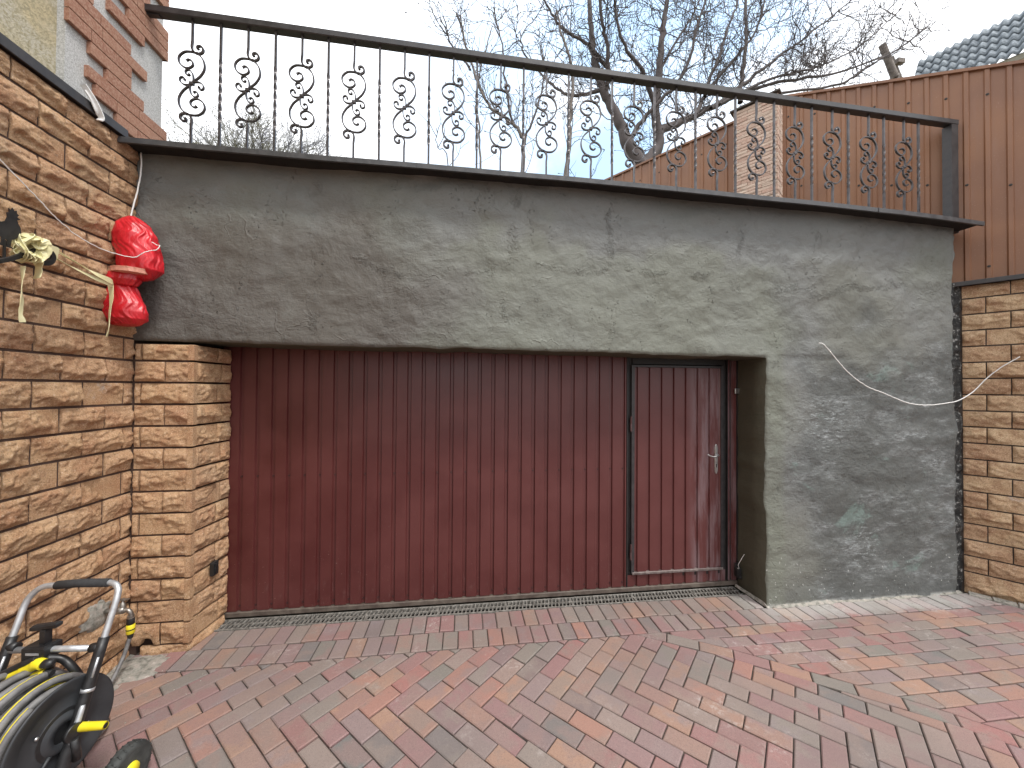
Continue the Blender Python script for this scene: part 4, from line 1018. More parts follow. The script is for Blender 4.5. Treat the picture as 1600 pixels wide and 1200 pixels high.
# ------------------------------------------------------------ trees
TW = {
'trunk': [(4.1, 8.0, 2.9), (3.97, 8.0, 6.05), (4.0, 8.0, 6.61)],
'A': [(4.0, 8.0, 6.61), (3.61, 8.0, 7.11), (3.49, 8.0, 7.46), (3.3, 8.0, 7.81), (3.11, 8.0, 8.15), (3.0, 8.0, 8.42), (2.85, 8.0, 8.84), (2.78, 8.0, 9.37), (2.73, 8.0, 9.9), (2.7, 8.0, 11.12)],
'A2': [(3.11, 8.0, 8.15), (3.17, 8.0, 8.8), (3.1, 8.0, 9.37), (3.0, 8.0, 9.86), (2.92, 8.0, 10.87)],
'B': [(4.0, 8.0, 6.61), (4.22, 8.0, 6.92), (4.37, 8.0, 7.18), (4.32, 8.0, 7.54), (4.29, 8.0, 8.1), (4.37, 8.0, 8.84), (4.4, 8.0, 9.39), (4.47, 8.0, 9.96), (4.55, 8.0, 10.52), (4.64, 8.0, 11.57)],
'C': [(4.37, 8.0, 7.47), (4.87, 8.0, 7.74), (5.26, 8.0, 7.93), (5.87, 8.0, 8.26), (6.36, 8.0, 8.53), (7.27, 8.0, 8.9), (8.82, 8.0, 9.31), (10.45, 8.0, 9.98)],
'C2': [(5.26, 8.0, 7.93), (5.47, 8.0, 8.4), (5.63, 8.0, 8.87), (5.87, 8.0, 9.39), (6.03, 8.0, 9.97), (6.28, 8.0, 10.58), (6.44, 8.0, 11.4)],
'D': [(6.36, 8.0, 8.34), (6.44, 8.0, 9.08), (6.54, 8.0, 9.85), (6.52, 8.0, 10.49), (6.57, 8.0, 11.57)],
'E': [(4.29, 8.0, 8.02), (4.09, 8.0, 8.47), (3.94, 8.0, 8.86), (3.6, 8.0, 9.22), (3.37, 8.0, 9.81), (3.22, 8.0, 10.77)],
'F': [(3.11, 8.0, 8.79), (2.78, 8.0, 9.16), (2.51, 8.0, 9.34), (2.15, 8.0, 9.51), (1.9, 8.0, 9.76), (1.69, 8.0, 10.11), (1.51, 8.0, 10.51)],
'G': [(3.03, 8.0, 8.28), (2.59, 8.0, 8.13), (2.2, 8.0, 8.09), (1.87, 8.0, 8.27), (1.62, 8.0, 8.48), (1.27, 8.0, 8.86), (1.15, 8.0, 9.34)],
'I1': [(5.87, 8.0, 8.26), (7.1, 8.0, 8.96), (7.95, 8.0, 9.26), (8.59, 8.0, 9.52), (9.72, 8.0, 10.18), (10.83, 8.0, 11.21)],
'I2': [(5.63, 8.0, 8.12), (6.27, 8.0, 8.64), (7.1, 8.0, 9.31), (7.53, 8.0, 9.67), (7.95, 8.0, 9.99), (8.83, 8.0, 10.73), (9.55, 8.0, 11.38)],
'I3': [(6.6, 8.0, 8.5), (8.82, 8.0, 9.0), (9.53, 8.0, 9.39), (10.17, 8.0, 9.84), (10.91, 8.0, 10.28), (11.58, 8.0, 10.84)],
'K': [(4.37, 8.0, 8.84), (4.83, 8.0, 9.67), (5.23, 8.0, 10.31), (5.47, 8.0, 11.1)],
'L': [(5.47, 8.0, 8.4), (6.11, 8.0, 9.22), (6.77, 8.0, 10.07), (7.11, 8.0, 11.19)],
'M': [(3.61, 8.0, 7.11), (4.06, 8.0, 7.81), (4.52, 8.0, 8.3), (5.07, 8.0, 9.1), (5.31, 8.0, 10.03), (5.63, 8.0, 10.97)]}
RAD = {'trunk': (.30, .22), 'A': (.15, .045), 'A2': (.06, .03), 'B': (.15, .04), 'C': (.10, .018), 'C2': (.055, .02), 'D': (.06, .03), 'E': (.06, .02), 'F': (.045, .015), 'G': (.05, .013), 'I1': (.04, .010), 'I2': (.05, .012), 'I3': (.035, .010), 'K': (.035, .012), 'L': (.04, .015), 'M': (.06, .018)}
rt_ = random.Random(21)
def grow(m, p, d, L, r, depth, sag=.0, seg=3, up=.5, stats=None, jit=.22):
    n = max(4, int(L / .09)); pts = [p]; q = Vector(p); d = d.normalized()
    for i in range(n):
        d = (d + Vector((rt_.gauss(0, jit), rt_.gauss(0, jit), rt_.gauss(0, jit) + up * .16))).normalized()
        q = q + d * (L / n); pts.append(q.copy())
        if depth > 0 and i > 0 and rt_.random() < .62:
            sd_ = (d + Vector((rt_.gauss(0, .9), rt_.gauss(0, .7), rt_.gauss(.1, .8)))).normalized()
            grow(m, q.copy(), sd_, L * rt_.uniform(.30, .6), r * .6, depth - 1, sag, seg, up, stats, jit)
    m.tube(pts, [max(r * (1 - .65 * i / n), .0035) for i in range(n + 1)], seg, smooth=True, caps=False)
    if depth == 0 and r > .003 and rt_.random() < .7: m.tube([q, q + d * .035], [.011, .006], 3, caps=False)
def wob(pts, k, amp=.03): return [p + Vector((rt_.gauss(0, amp), 0, rt_.gauss(0, amp))) for p in cat(pts, k)]
tr = thing('walnut_tree', 'large leafless tree with many bent limbs growing behind the far fence', 'tree', (4.1, 8, 2.9))
mt, mc = MB(), MB()
for nm, pts in TW.items():
    # spread limbs in depth so the crown has volume
    dy = {'trunk': 0, 'A': 0, 'B': .0, 'A2': -.5, 'C': .6, 'C2': .9, 'D': .4, 'E': -.7, 'F': -.6, 'G': .5, 'I1': .9, 'I2': .3, 'I3': -.4, 'K': .6, 'L': -.5, 'M': -.8}[nm]
    n = len(pts); P3 = []
    for i, p in enumerate(pts):
        y = p[1] + dy * i / (n - 1); k = y / 8.0; P3.append(Vector((p[0] * k, y, 1.6 + (p[2] - 1.6) * k)))
    P = wob(P3, 5, .012); n = len(P); r0, r1 = RAD[nm]
    (mt if nm == 'trunk' else mc).tube(P, [r0 + (r1 - r0) * (i / (n - 1)) ** .8 for i in range(n)], 8 if r0 > .08 else 6, caps=False)
    if nm == 'trunk': continue
    ln = sum((P[i + 1] - P[i]).length for i in range(n - 1)); cnt = int(ln * 5.2)
    for _ in range(cnt):
        i = rt_.randint(max(1, n // 8), n - 2); t = (P[i + 1] - P[i]).normalized()
        sd_ = (t * .6 + Vector((rt_.gauss(0, .8), rt_.gauss(0, .6), rt_.gauss(.2, .55)))).normalized()
        grow(mc, P[i], sd_, rt_.uniform(.5, 1.5), .013, 2 if rt_.random() < .55 else 1)
mt.build('trunk', MAT['bark'], tr); mc.build('crown', MAT['twig'], tr)
YS = {
'slender_tree': ('slim young leafless tree standing between railing and large tree', [[(1.78, 6.5, 2.9), (1.78, 6.5, 5.28), (1.85, 6.5, 5.98), (1.87, 6.5, 6.56), (1.89, 6.5, 7.29), (1.72, 6.5, 7.87), (1.6, 6.5, 8.32)]], .045),
'young_tree': ('small forked leafless sapling at the left of the bare trees, thin upright shoots', [[(1.0, 6.5, 2.9), (1.0, 6.5, 5.34), (1.01, 6.5, 5.9), (.95, 6.5, 6.12), (.81, 6.5, 6.26), (.47, 6.5, 6.47), (.21, 6.5, 6.89), (.08, 6.5, 7.32), (-.03, 6.5, 7.65), (-.16, 6.5, 8.1)], [(1.01, 6.5, 5.9), (1.21, 6.5, 6.43), (1.38, 6.5, 7.14), (1.32, 6.5, 7.7)], [(.08, 6.5, 7.1), (-.17, 6.5, 7.41), (-.31, 6.5, 7.67), (-.35, 6.5, 7.88)], [(.81, 6.5, 6.26), (.69, 6.5, 6.95), (.63, 6.5, 7.62), (.46, 6.5, 8.28)]], .038),
'shoot_clump': ('few thin bare upright shoots just left of the forked sapling', [[(.26, 6.5, 2.9), (.26, 6.5, 5.33), (.23, 6.5, 6.11), (.18, 6.5, 6.55), (.27, 6.5, 7.24), (.46, 6.5, 7.94)], [(-.2, 6.5, 2.9), (-.29, 6.5, 5.38), (-.46, 6.5, 5.71), (-.49, 6.5, 6.04)]], .018)}
for nm, (lab, ls, r0) in YS.items():
    t = thing(nm, lab, 'tree', ls[0][0]); m = MB(); m2 = MB()
    for li, pts in enumerate(ls):
        P = wob([Vector(p) for p in pts], 5, .012); n = len(P); rr = r0 if li == 0 else r0 * .5
        (m if li == 0 else m2).tube(P, [rr * (1 - .75 * i / n) + .003 for i in range(n)], 6, caps=False)
        lo_ = next(i for i, p in enumerate(P) if p.z > 4.9)
        for _ in range(int((n - lo_) * (.95 if nm != 'shoot_clump' else .35))):
            i = rt_.randint(lo_, n - 2); tt = (P[i + 1] - P[i]).normalized()
            grow(m2, P[i], (tt * .5 + Vector((rt_.gauss(0, .6), rt_.gauss(0, .5), rt_.uniform(.1, .7)))).normalized(), rt_.uniform(.3, .95), .008, 1)
    m.build('trunk', MAT['bark'], t); m2.build('crown', MAT['twig'], t)
bt = thing('bushy_tree', 'rounded bushy leafless tree in the far distance behind the left railing', 'tree', (-6.8, 14, 3.4))
m, mc = MB(), MB(); m.tube([(-6.8, 14, 3.0), (-6.8, 14, 7.2)], [.25, .16], 8)
for i in range(80):
    a = rt_.uniform(-1.25, 1.25); dpt = rt_.gauss(0, .5); d = Vector((math.sin(a), dpt, math.cos(a) * 1.05)).normalized()
    st = Vector((-6.8 + rt_.gauss(0, .2), 14, 7.1 + rt_.random() * .6)); L = 2.9 * (1 - .10 * abs(a)) + rt_.uniform(-.3, .7)
    P = [st]; q = st.copy(); n = 16
    for k in range(n):
        d = (d + Vector((rt_.gauss(0, .13), rt_.gauss(0, .13), rt_.gauss(0, .13)))).normalized(); q = q + d * L / n; P.append(q.copy())
        if k > 3:
            for _ in range(3): grow(mc, q.copy(), (d + Vector((rt_.gauss(0, .7), rt_.gauss(0, .7), rt_.gauss(.2, .5)))).normalized(), rt_.uniform(.4, .8), .008, 1, jit=.25)
    mc.tube(P, [.03 * (1 - .85 * k / n) + .004 for k in range(n + 1)], 4, caps=False)
m.build('trunk', MAT['bark'], bt); mc.build('crown', MAT['fartwig'], bt)

# ------------------------------------------------------------ red bags, ribbon, iron bracket, wires
def crumple(name, prof, O, seed, parent=None, sx=1., sy=.75, lean=(0, 0), amp=.12, mat='bag'):
    amp = amp * 1.25
    """lathed bag with vertical pleats; prof (z, r)"""
    m = MB(); nu, nv = 160, 80; V = []; F = []
    zs_ = np.array([p[0] for p in prof]); rs = np.array([p[1] for p in prof]); T = np.linspace(zs_[0], zs_[-1], nv)
    for j, z in enumerate(T):
        r = float(np.interp(z, zs_, rs)); t = j / (nv - 1)
        for i in range(nu):
            a = 2 * math.pi * i / nu; ca, sa = math.cos(a), math.sin(a)
            g_ = abs(t - .55) * 1.6; g_ = .35 + min(1., g_) * .8
            tw_ = a + z * 2 + .35 * float(vnoise(z * 14, 2., seed=seed + 8))
            pl_ = 1 - abs(float(vnoise(math.cos(tw_) * 2.6 + 10, math.sin(tw_) * 2.6, z * 3, seed=seed))) * 2.2
            pl2 = 1 - abs(float(vnoise(math.cos(tw_) * 6 + 4, math.sin(tw_) * 6 + 5, z * 6, seed=seed + 2))) * 2
            cr = 1 - abs(float(vnoise(ca * 1.6 + 3, sa * 1.6, z * 13, seed=seed + 5))) * 2.4
            rr = r * (1 + amp * pl_ * .75 * g_ + amp * .35 * pl2 * g_ + amp * .28 * cr)
            V.append((O[0] + ca * rr * sx + lean[0] * (z - zs_[0]), O[1] + sa * rr * sy + lean[1] * (z - zs_[0]), O[2] + z))
    for j in range(nv - 1):
        for i in range(nu): a = j * nu + i; c = j * nu + (i + 1) % nu; F.append((a, c, c + nu, a + nu))
    F.append(tuple(range(nu))[::-1]); F.append(tuple((nv - 1) * nu + i for i in range(nu))); m.add(V, F, smooth=True)
    return m.build(name, MAT[mat], parent)
bg1 = thing('red_bag', 'upper crumpled red plastic bag hanging high in the corner by the grey wall', 'bag', (-1.87, 2.44, 2.2))
crumple('bag_body', [(0, .01), (.015, .045), (.06, .088), (.12, .098), (.19, .100), (.26, .092), (.32, .070), (.355, .040), (.372, .015)], (-1.835, 2.425, 2.205), 3, bg1, sx=1.0, sy=.75, lean=(-.17, 0), amp=.16)
crumple('gathered_neck', [(0, .02), (.015, .07), (.045, .085), (.075, .078), (.10, .06), (.115, .03)], (-1.925, 2.40, 2.155), 9, bg1, sx=.92, sy=.7, lean=(.2, 0), amp=.14)
crumple('tape_band', [(0, .05), (.004, .084), (.03, .086), (.034, .05)], (-1.873, 2.395, 2.232), 12, bg1, sx=1.02, sy=.86, lean=(0, 0), amp=.05, mat='tape')
bg2 = thing('red_bag', 'lower crumpled red plastic bag tied below the other one against the stone wall', 'bag', (-1.97, 2.42, 1.95))
crumple('bag_body', [(0, .02), (.008, .06), (.04, .092), (.08, .098), (.13, .088), (.18, .070), (.22, .058), (.25, .045), (.262, .02)], (-1.905, 2.41, 1.940), 21, bg2, sx=1.05, sy=.75, lean=(-.10, 0), amp=.15)
rb = thing('yellow_ribbon', 'pale yellow film ribbons tied from the iron bracket to the red bags', 'ribbon', (-1.85, 2.0, 2.2))
def rib(pts, wd, parent, k=8, tw=0.): 
    m = MB(); P = cat(pts, k); n = len(P); m.tube(P, [1 + .16 * math.sin(i * .35) + .08 * math.sin(i * .9) for i in range(n)], flat=(.0022, wd), twist=tw); return m.build('strand', MAT['ribbon'], parent)
kx = (-1.84, 1.90, 2.20)
rib([(-1.84, 1.885, 2.215), (-1.845, 2.00, 2.205), (-1.86, 2.15, 2.175), (-1.89, 2.30, 2.165), (-1.925, 2.335, 2.160)], .027, rb)
rib([(-1.835, 1.89, 2.19), (-1.84, 2.02, 2.165), (-1.86, 2.16, 2.15), (-1.89, 2.30, 2.15), (-1.925, 2.335, 2.150)], .022, rb)
rib([(-1.84, 1.93, 2.225), (-1.85, 2.05, 2.200), (-1.87, 2.17, 2.178), (-1.92, 2.335, 2.165)], .008, rb)
rib([(-1.905, 2.31, 2.16), (-1.895, 2.305, 2.08), (-1.898, 2.30, 1.99), (-1.90, 2.30, 1.91), (-1.905, 2.295, 1.865)], .024, rb, tw=1.2)
rib([(-1.83, 1.825, 2.10), (-1.828, 1.822, 2.06), (-1.826, 1.818, 2.01), (-1.828, 1.822, 1.95), (-1.83, 1.820, 1.90), (-1.83, 1.828, 1.865)], .017, rb, tw=2.0)
rk = random.Random(4)
for q in range(9):
    a0 = rk.uniform(0, 6.28); P = []
    for e in range(6):
        an = a0 + e * 1.15; P.append((-1.822 + .030 * math.sin(an * 1.7 + q), 1.838 + .034 * math.cos(an) + rk.uniform(-.008, .008), 2.178 + .046 * math.sin(an) + rk.uniform(-.008, .008)))
    rib(P, .034, rb, tw=1.5)
rib([(-1.815, 1.852, 2.17), (-1.812, 1.862, 2.13), (-1.815, 1.868, 2.09), (-1.818, 1.864, 2.06)], .045, rb, tw=.5)
rib([(-1.815, 1.835, 2.20), (-1.810, 1.865, 2.205), (-1.815, 1.91, 2.205), (-1.83, 1.96, 2.195)], .05, rb, tw=.6)
ib = thing('iron_bracket', 'black forged iron bracket with a flat rooster silhouette on the left wall', 'bracket', (-1.93, 1.75, 2.2))
m = MB(); P = cat([(-1.83, 1.50, 1.985), (-1.825, 1.62, 2.035), (-1.82, 1.736, 2.092), (-1.82, 1.80, 2.134), (-1.82, 1.87, 2.185), (-1.82, 1.905, 2.196), (-1.82, 1.925, 2.180), (-1.82, 1.920, 2.152), (-1.82, 1.897, 2.136), (-1.82, 1.872, 2.134), (-1.82, 1.855, 2.142)], 6)
m.tube(P, [1 + .5 * i / len(P) for i in range(len(P))], flat=(.014, .012)); m.tube([(-1.83, 1.55, 2.005), (-1.975, 1.55, 2.005)], 1, flat=(.012, .012)); m.build('scroll_bar', MAT['black'], ib)
# rooster outline (y, z) relative
ro = [(-.065, .052), (-.050, .060), (-.045, .075), (-.056, .090), (-.045, .098), (-.034, .090), (-.025, .070), (-.012, .066), (.002, .075), (.008, .092), (.006, .106), (.014, .112), (.012, .124), (.020, .120), (.024, .130), (.030, .121), (.038, .126), (.038, .116), (.046, .112), (.040, .104), (.050, .098), (.040, .093), (.043, .082), (.052, .068), (.054, .050), (.046, .034), (.034, .022), (.024, .016), (.020, -.008), (.032, -.014), (.006, -.014), (.010, .010), (.002, .012), (-.002, -.008), (.006, -.014), (-.022, -.014), (-.010, -.004), (-.010, .014), (-.024, .020), (-.040, .034), (-.055, .036)]
m = MB(); ro2 = [(a, c) for a, c in ro]; n = len(ro2); V = [(-1.828, 1.757 + a * 1.05, 2.175 + c * 1.15) for a, c in ro2] + [(-1.832, 1.757 + a * 1.05, 2.175 + c * 1.15) for a, c in ro2]
import mathutils.geometry as mg
tri = mg.tessellate_polygon([[Vector((a, c, 0)) for a, c in ro2]]); F = [tuple(t) for t in tri] + [tuple(i + n for i in t)[::-1] for t in tri] + [(i, (i + 1) % n, (i + 1) % n + n, i + n) for i in range(n)]
m.add(V, F); m.box((-1.833, 1.755, 2.100), (-1.827, 1.762, 2.185)); m.build('rooster', MAT['black'], ib)
def wire(name, lab, pts, r, mat, k=8):
    m = MB(); P = cat(pts, k); m.tube([p + Vector((rt_.gauss(0, .0008), 0, rt_.gauss(0, .0008))) for p in P], r, 6, caps=True); return tag(m.build(name, mat, None), lab, 'cable')
wire('hanging_cable', 'thin white cable dangling in a curve across the right of the grey wall', [(2.672, D - .012, 1.965), (2.70, D - .03, 1.945), (2.80, D - .04, 1.83), (2.90, D - .04, 1.735), (3.05, D - .04, 1.64), (3.212, D - .04, 1.584), (3.40, D - .04, 1.518), (3.56, D - .04, 1.497), (3.72, D - .04, 1.506), (3.86, D - .05, 1.532), (3.985, D - .06, 1.600), (4.06, 2.455, 1.700), (4.12, 2.395, 1.80), (4.17, 2.33, 1.870)], .0037, MAT['wire'])
wire('corner_cable', 'white cable running down the wall corner from the coping to the upper red bag', [(-1.925, D - .03, 3.00), (-1.923, D - .03, 2.90), (-1.93, D - .04, 2.78), (-1.945, D - .05, 2.67), (-1.95, D - .06, 2.60), (-1.94, D - .08, 2.52)], .0042, MAT['wire'])
wire('corner_cable', 'thin grey cable beside the white one just above the upper red bag', [(-1.935, D - .02, 2.80), (-1.955, D - .03, 2.72), (-1.962, D - .04, 2.65), (-1.957, D - .06, 2.57)], .0028, MAT['wired'])
wire('sagging_wire', 'thin wire sagging along the left wall across the upper red bag', [(-1.88, 1.40, 2.72), (-1.90, 1.75, 2.56), (-1.91, 1.94, 2.455), (-1.905, 2.02, 2.395), (-1.90, 2.12, 2.345), (-1.88, 2.22, 2.318), (-1.84, 2.30, 2.31), (-1.80, 2.33, 2.315), (-1.77, 2.34, 2.345), (-1.745, 2.36, 2.365), (-1.728, 2.37, 2.372), (-1.718, 2.38, 2.40), (-1.735, 2.385, 2.405), (-1.76, 2.38, 2.42)], .0024, MAT['wire'])

# ------------------------------------------------------------ tap
tp = thing('garden_tap', 'old metal garden tap with yellow hose connector low on the left wall', 'tap', (-1.93, 2.40, .33))
m = MB(); m.tube([(-1.965, 2.375, .352), (-1.90, 2.385, .350), (-1.86, 2.39, .345)], .012, 12); m.lathe([(-.022, .016), (-.018, .020), (.018, .020), (.022, .016)], (-1.885, 2.385, .350), (1, .1, 0), 12); m.lathe([(0, .015), (.03, .013), (.034, .008), (.05, .006)], (-1.875, 2.388, .358), (0, 0, 1), 12); m.tube(cat([(-1.87, 2.39, .348), (-1.845, 2.39, .343), (-1.835, 2.39, .325), (-1.835, 2.39, .305)], 5), .0115, 12); m.lathe([(0, .016), (.018, .016)], (-1.835, 2.39, .300), (0, 0, 1), 8); m.build('tap_body', MAT['brass'], tp)
m = MB(); V = []; F = []; n_ = 12
for i in range(n_ + 1):
    for j in range(n_ + 1):
        u, v = i / n_ * 2 - 1, j / n_ * 2 - 1; k = math.sqrt(1 - min(1, u * u) / 2), math.sqrt(1 - min(1, v * v) / 2); uu, vv = u * k[1], v * k[0]; rr = 1 + .3 * float(vnoise(uu * 2.5, vv * 2.5, seed=81)); e = max(0, 1 - (uu * uu + vv * vv))
        V.append((XL - .012 + .020 * e ** .5 + .003 * float(fbm(uu * 4, vv * 4, seed=82)), 2.345 + uu * .085 * rr, .350 + vv * .070 * rr))
for i in range(n_):
    for j in range(n_): a = i * (n_ + 1) + j; F.append((a, a + n_ + 1, a + n_ + 2, a + 1))
m.add(V, F, smooth=True); m.build('mortar_repair', MAT['mortar'], lw)
m = MB(); m.box((-1.91, 2.378, .404), (-1.845, 2.398, .410), bev=.002); m.lathe([(-.004, .010), (.004, .009)], (-1.875, 2.388, .409), (0, 0, 1), 10); m.build('lever', MAT['brass'], tp)
m = MB(); m.lathe([(.0, .014), (.004, .018), (.030, .018), (.034, .016)], (-1.835, 2.39, .268), (0, 0, 1), 16); m.build('connector', MAT['plast'], tp); m = MB(); m.lathe([(0, .012), (.025, .016)], (-1.835, 2.39, .192), (0, 0, 1), 16); m.build('hose_nut', MAT['plast'], tp)
m = MB(); m.lathe([(.0, .0175), (.003, .0195), (.047, .0195), (.05, .017)], (-1.835, 2.39, .217), (0, 0, 1), 16); m.build('collar', MAT['yellow'], tp)
m = MB(); m.lathe([(.0, .0202), (.006, .0202)], (-1.835, 2.39, .238), (0, 0, 1), 16); m.build('ring', MAT['plast'], tp)

# ------------------------------------------------------------ hose cart, in its own frame: e1 across, e2 away from camera
e1 = Vector((math.cos(yaw), -math.sin(yaw), 0)); e2 = Vector((math.sin(yaw), math.cos(yaw), 0))
def K(a, c, z): return e1 * a + e2 * c + Z1 * z
hc = thing('hose_cart', 'wheeled black garden hose reel cart with silver tube handle and wound grey hose', 'hose cart', K(-1.7, 1.4, 0))
def lt(s_, d_z): return K(s_, 1.209 * 1.05 / 1.0 * 1.0 + .347 * (d_z) - .0, d_z)
def legp(a, z): return K(a, 1.209 + .347 * z, z)
aR, aL = -1.530, -1.876
m = MB()
hp = [legp(aR, .615), legp(aR, .70), legp(aR, .775)]; hp += [legp(aR - .012, .808) + e2 * .004, legp(aR - .040, .823) + e2 * .006]
hp += [legp(aR - .10, .825) + e2 * .006, legp(aL + .10, .818) + e2 * .0]
hp += [legp(aL + .045, .812), legp(aL + .015, .790), legp(aL, .755), legp(aL, .68), legp(aL, .60)]
m.tube(cat(hp, 6), .0105, 12); m.build('handle_frame', MAT['alu'], hc)
m = MB(); m.tube([legp(aR - .055, .8245) + e2 * .006, legp(aR - .17, .823) + e2 * .004, legp(aL + .095, .8175)], .0155, 14); m.build('foam_grip', MAT['foam'], hc)
m = MB(); m.tube([legp(aR, .622), legp(aL, .612)], .0105, 12); m.build('crossbar', MAT['alu'], hc)
for a in (aR, aL):
    m = MB(); m.tube([legp(a, .655), legp(a, .60), legp(a, .30), legp(a, .06)], [.016, .017, .019, .017], 12); m.tube([legp(a, .625) - e1 * (0 if a == aR else -.0), legp(a + (-.035 if a == aR else .035), .622)], .0155, 12); lg = m.build('leg', MAT['plast'], hc)
    m = MB(); m.tube([legp(a, .505), legp(a, .495)], .0195, 12); m.build('ring', MAT['alu'], lg)
    m = MB(); off = e1 * .012 - e2 * .012
    m.tube([legp(a, .465) + off, legp(a, .455) + off, legp(a, .37) + off, legp(a, .36) + off], [.006, .0085, .0095, .006], 10); m.tube([legp(a, .600) + off * .8, legp(a, .54) + off * .8], .005, 8); m.build('highlight_strip', MAT['alu'], lg)  # aluminium strips added as the silver highlights on the black leg
    m = MB(); m.tube([legp(a, .075), legp(a, .03) - e2 * .06, K(a, 1.10, .012)], .014, 10); m.tube([legp(a, .16), K(a, 1.46, .092)], .013, 10); m.build('foot_brace', MAT['plast'], lg)
Dc = (1.325, .398); RDc = .166
for a, sgn in ((aR - .004, 1), (aL + .012, -1)):
    m = MB(); O = K(a, Dc[0], Dc[1]); ax = e1 * sgn
    prof = [(.000, .030), (.012, .034), (.012, .055), (.002, .062), (-.002, .085), (-.006, .115), (-.001, .122), (.003, .150), (.007, .160), (.006, RDc), (.000, RDc), (-.006, .155), (-.012, .12), (-.016, .05)]
    m.lathe(prof, O - ax * .018, ax, 64)
    for k in range(2):
        an = math.pi * k + .9; dv_ = (e2 * math.cos(an) + Z1 * math.sin(an)); m.tube([O + dv_ * .06 - ax * .014, O + dv_ * .118 - ax * .018], [.006, .003], 6)
    m.build('reel_disc', MAT['plast2'], hc)
    m = MB()
    for an in (-.4, 2.6): dv_ = (e2 * math.cos(an) + Z1 * math.sin(an)); m.lathe([(0, .006), (.004, .005), (.005, .002)], O + dv_ * .085 - ax * .016, ax, 10)
    m.build('bolts', MAT['steel'], hc)
m = MB(); m.tube([K(aR - .02, *Dc), K(aL + .02, *Dc)], .075, 28); m.build('drum', MAT['plast'], hc)
# crank
ck = MB(); ck.tube([K(aR + .012, Dc[0], Dc[1]), K(aR + .024, Dc[0], Dc[1])], .028, 16); ck.tube([K(aR + .022, Dc[0], Dc[1] - .02), K(aR + .022, Dc[0] + .01, Dc[1] - .10)], .012, 8)
cko = ck.build('crank', MAT['plast'], hc)
m = MB(); kn = K(aR + .010, 1.345, .400)
m.tube([kn, kn + e1 * .012, kn + e1 * .092 + Z1 * .006, kn + e1 * .098 + Z1 * .006], [.011, .0145, .0125, .0115], 14, caps=False); m.tube([kn + e1 * .0975 + Z1 * .006, kn + e1 * .02 + Z1 * .002], .0085, 12); m.build('knob', MAT['yellow'], cko)
m = MB(); m.lathe([(0, .0086), (.0006, .0084)], kn + e1 * .098 + Z1 * .006, e1, 12); m.build('knob_hole', MAT['black'], cko)
# wheels
for a in (-1.505, -1.905):
    m = MB(); O = K(a, 1.50, .092); prof = [(-.022, .066), (-.024, .078), (-.019, .089), (-.007, .092), (.007, .092), (.019, .089), (.024, .078), (.022, .066)]
    m.lathe(prof, O, e1, 40)
    for k in range(26):
        an = 2 * math.pi * k / 26; dv_ = e2 * math.cos(an) + Z1 * math.sin(an); tn = -e2 * math.sin(an) + Z1 * math.cos(an)
        for s_ in (-1, 1): m.tube([O + dv_ * .0915 + e1 * .002 * s_, O + dv_ * .0895 + e1 * .020 * s_ + tn * .006], .0030, 4)
    wh = m.build('wheel', MAT['rubber'], hc)
    m = MB(); m.lathe([(-.021, .065), (-.016, .056), (-.016, .025), (-.024, .020), (.024, .020), (.016, .025), (.016, .056), (.021, .065)], O, e1, 32); m.build('rim', MAT['plast'], wh)
    m = MB(); m.lathe([(.018, .032), (.030, .028), (.033, .010)], O, e1, 24); m.build('hub_cap', MAT['yellow'], wh)
m = MB(); m.tube([K(-1.50, 1.50, .092), K(-1.91, 1.50, .092)], .008, 10); m.build('axle', MAT['steel'], hc)
# wound hose
hs_ = thing('wound_hose', 'grey garden hose with yellow stripes wound thickly on the cart reel', 'hose', K(-1.70, 1.325, .23))
def coil(m, rad, a0, a1, turns, seed, ph=0., rise=0.):
    n = int(turns * 40); P = []; rg = random.Random(seed); w_ = [rg.uniform(-1, 1) for _ in range(6)]
    for i in range(n + 1):
        t = i / n; an = 2 * math.pi * turns * t + ph; a = a0 + (a1 - a0) * t + .012 * math.sin(an * .5 + w_[0] * 3) + .006 * math.sin(an * 1.3 + w_[1] * 5)
        r = rad + .006 * math.sin(an * .7 + w_[2] * 4) + rise * t
        P.append(K(a, Dc[0] + math.cos(an) * r, Dc[1] + math.sin(an) * r))
    m.tube(P, .0122, 14, mi=0, mistripe=1)
m = MB()
xa, xb = aR - .050, aL + .030
coil(m, .092, xa, xb, 11.5, 1); coil(m, .114, xb, xa, 11, 2, 1.); coil(m, .136, xa - .004, xb + .01, 10.3, 3, 2.); coil(m, .156, xa - .02, xb + .015, 6.6, 4, 0.4); coil(m, .168, xa - .10, xb + .05, 2.6, 5, 1.2)
m.build('coils', [MAT['hose'], MAT['yellow']], hs_)
fh = MB(); P = cat([K(-1.66, 1.46, .36), K(-1.72, 1.52, .25), K(-1.80, 1.64, .08), K(-1.90, 1.80, .014), Vector((-1.78, 2.08, .012)), Vector((-1.825, 2.25, .03)), Vector((-1.842, 2.35, .10)), Vector((-1.836, 2.39, .20))], 10)
fh.tube(P, .0098, 10); tag(fh.build('feeder_hose', MAT['hose'], None), 'grey feeder hose curving down from the garden tap to the hose cart', 'hose')
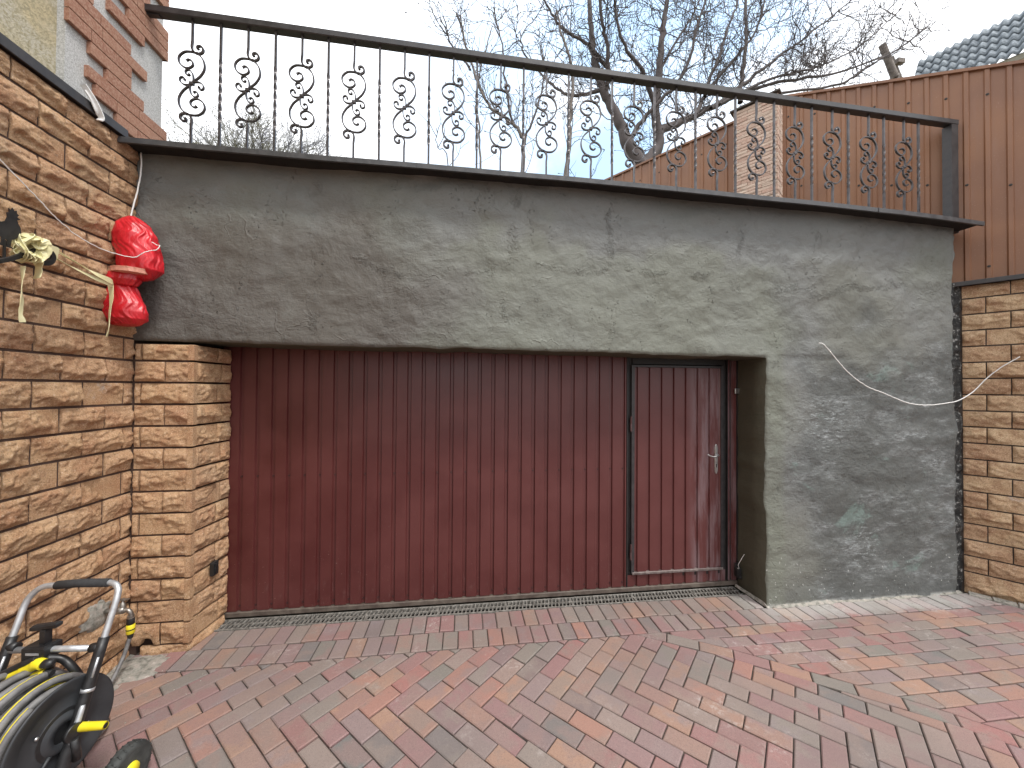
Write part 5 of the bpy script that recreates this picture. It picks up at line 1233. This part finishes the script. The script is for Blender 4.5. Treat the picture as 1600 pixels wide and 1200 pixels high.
# clamp, T knob, spray gun
cb = legp(-1.735, .617)
m = MB(); m.box((-.052, -.030, -.032), (.030, .028, .024), fr=(cb, e1, e2, Z1), bev=.006); m.box((-.010, -.012, .02), (.010, .012, .075), fr=(cb, e1, e2, Z1), bev=.003); kn_ = m.build('clamp', MAT['plast'], hc)
m = MB(); fr_ = (cb + Z1 * .082, (e1 + Z1 * .12 + e2 * .05).normalized(), e2, Z1); m.box((-.046, -.011, -.008), (.046, .013, .012), fr=fr_, bev=.005); m.build('t_knob', MAT['plast'], kn_)
m = MB(); m.box((-.036, -.0312, -.004), (.012, -.0302, .004), fr=(cb, e1, e2, Z1)); m.build('plate', MAT['alu'], kn_)
m = MB(); m.tube(cat([cb + e1 * .03 - Z1 * .02 - e2 * .02, cb + e1 * .06 - Z1 * .035, cb + e1 * .095 - Z1 * .06, cb + e1 * .118 - Z1 * .11 + e2 * .01, cb + e1 * .12 - Z1 * .17 + e2 * .02], 6), .0125, 10); m.tube([cb + e1 * .015 - Z1 * .03, cb + e1 * .015 - Z1 * .075], .015, 10); m.build('hose_guide', MAT['plast'], hc)
sg = thing('spray_gun', 'yellow and black spray gun clipped below the crossbar of the hose cart', 'spray gun', cb - Z1 * .06)
g0 = cb - Z1 * .050 - e2 * .040 + e1 * .030
m = MB(); m.tube(cat([g0 + e1 * .012 + Z1 * .022, g0 - e1 * .010 + Z1 * .024, g0 - e1 * .045 + Z1 * .004, g0 - e1 * .085 - Z1 * .012, g0 - e1 * .125 - Z1 * .030], 6), [.018] * 8 + [.016] * 8 + [.013] * 9, 12); m.tube([g0 - e1 * .028 - Z1 * .018, g0 + e1 * .012 - Z1 * .010, g0 + e1 * .022 - Z1 * .007], [.010, .012, .012], 10); m.build('body', MAT['yellow'], sg)
m = MB(); m.tube(cat([g0 - e1 * .015 + Z1 * .037 + e2 * .004, g0 - e1 * .06 + Z1 * .022 + e2 * .004, g0 - e1 * .12 - Z1 * .008 + e2 * .004, g0 - e1 * .17 - Z1 * .03 + e2 * .004], 6), .012, 10); m.lathe([(0, .013), (.02, .016), (.034, .013), (.038, .006)], g0 + e1 * .010 + Z1 * .023, (e1 + Z1 * .1), 14); m.lathe([(0, .013), (.012, .015), (.026, .010)], g0 + e1 * .020 - Z1 * .008, e1, 14); m.build('grip', MAT['plast'], sg)
m = MB(); m.lathe([(0, .013), (.02, .015), (.04, .015), (.05, .012)], g0 - e1 * .155 - Z1 * .035, -(e1 + Z1 * .2), 14); m.build('hose_end', MAT['yellow'], sg)
m = MB(); m.tube([g0 - e1 * .03 - Z1 * .040 + e2 * .02, g0 - e1 * .21 - Z1 * .075 + e2 * .02], .0135, 12); m.build('lance', MAT['hose'], sg)
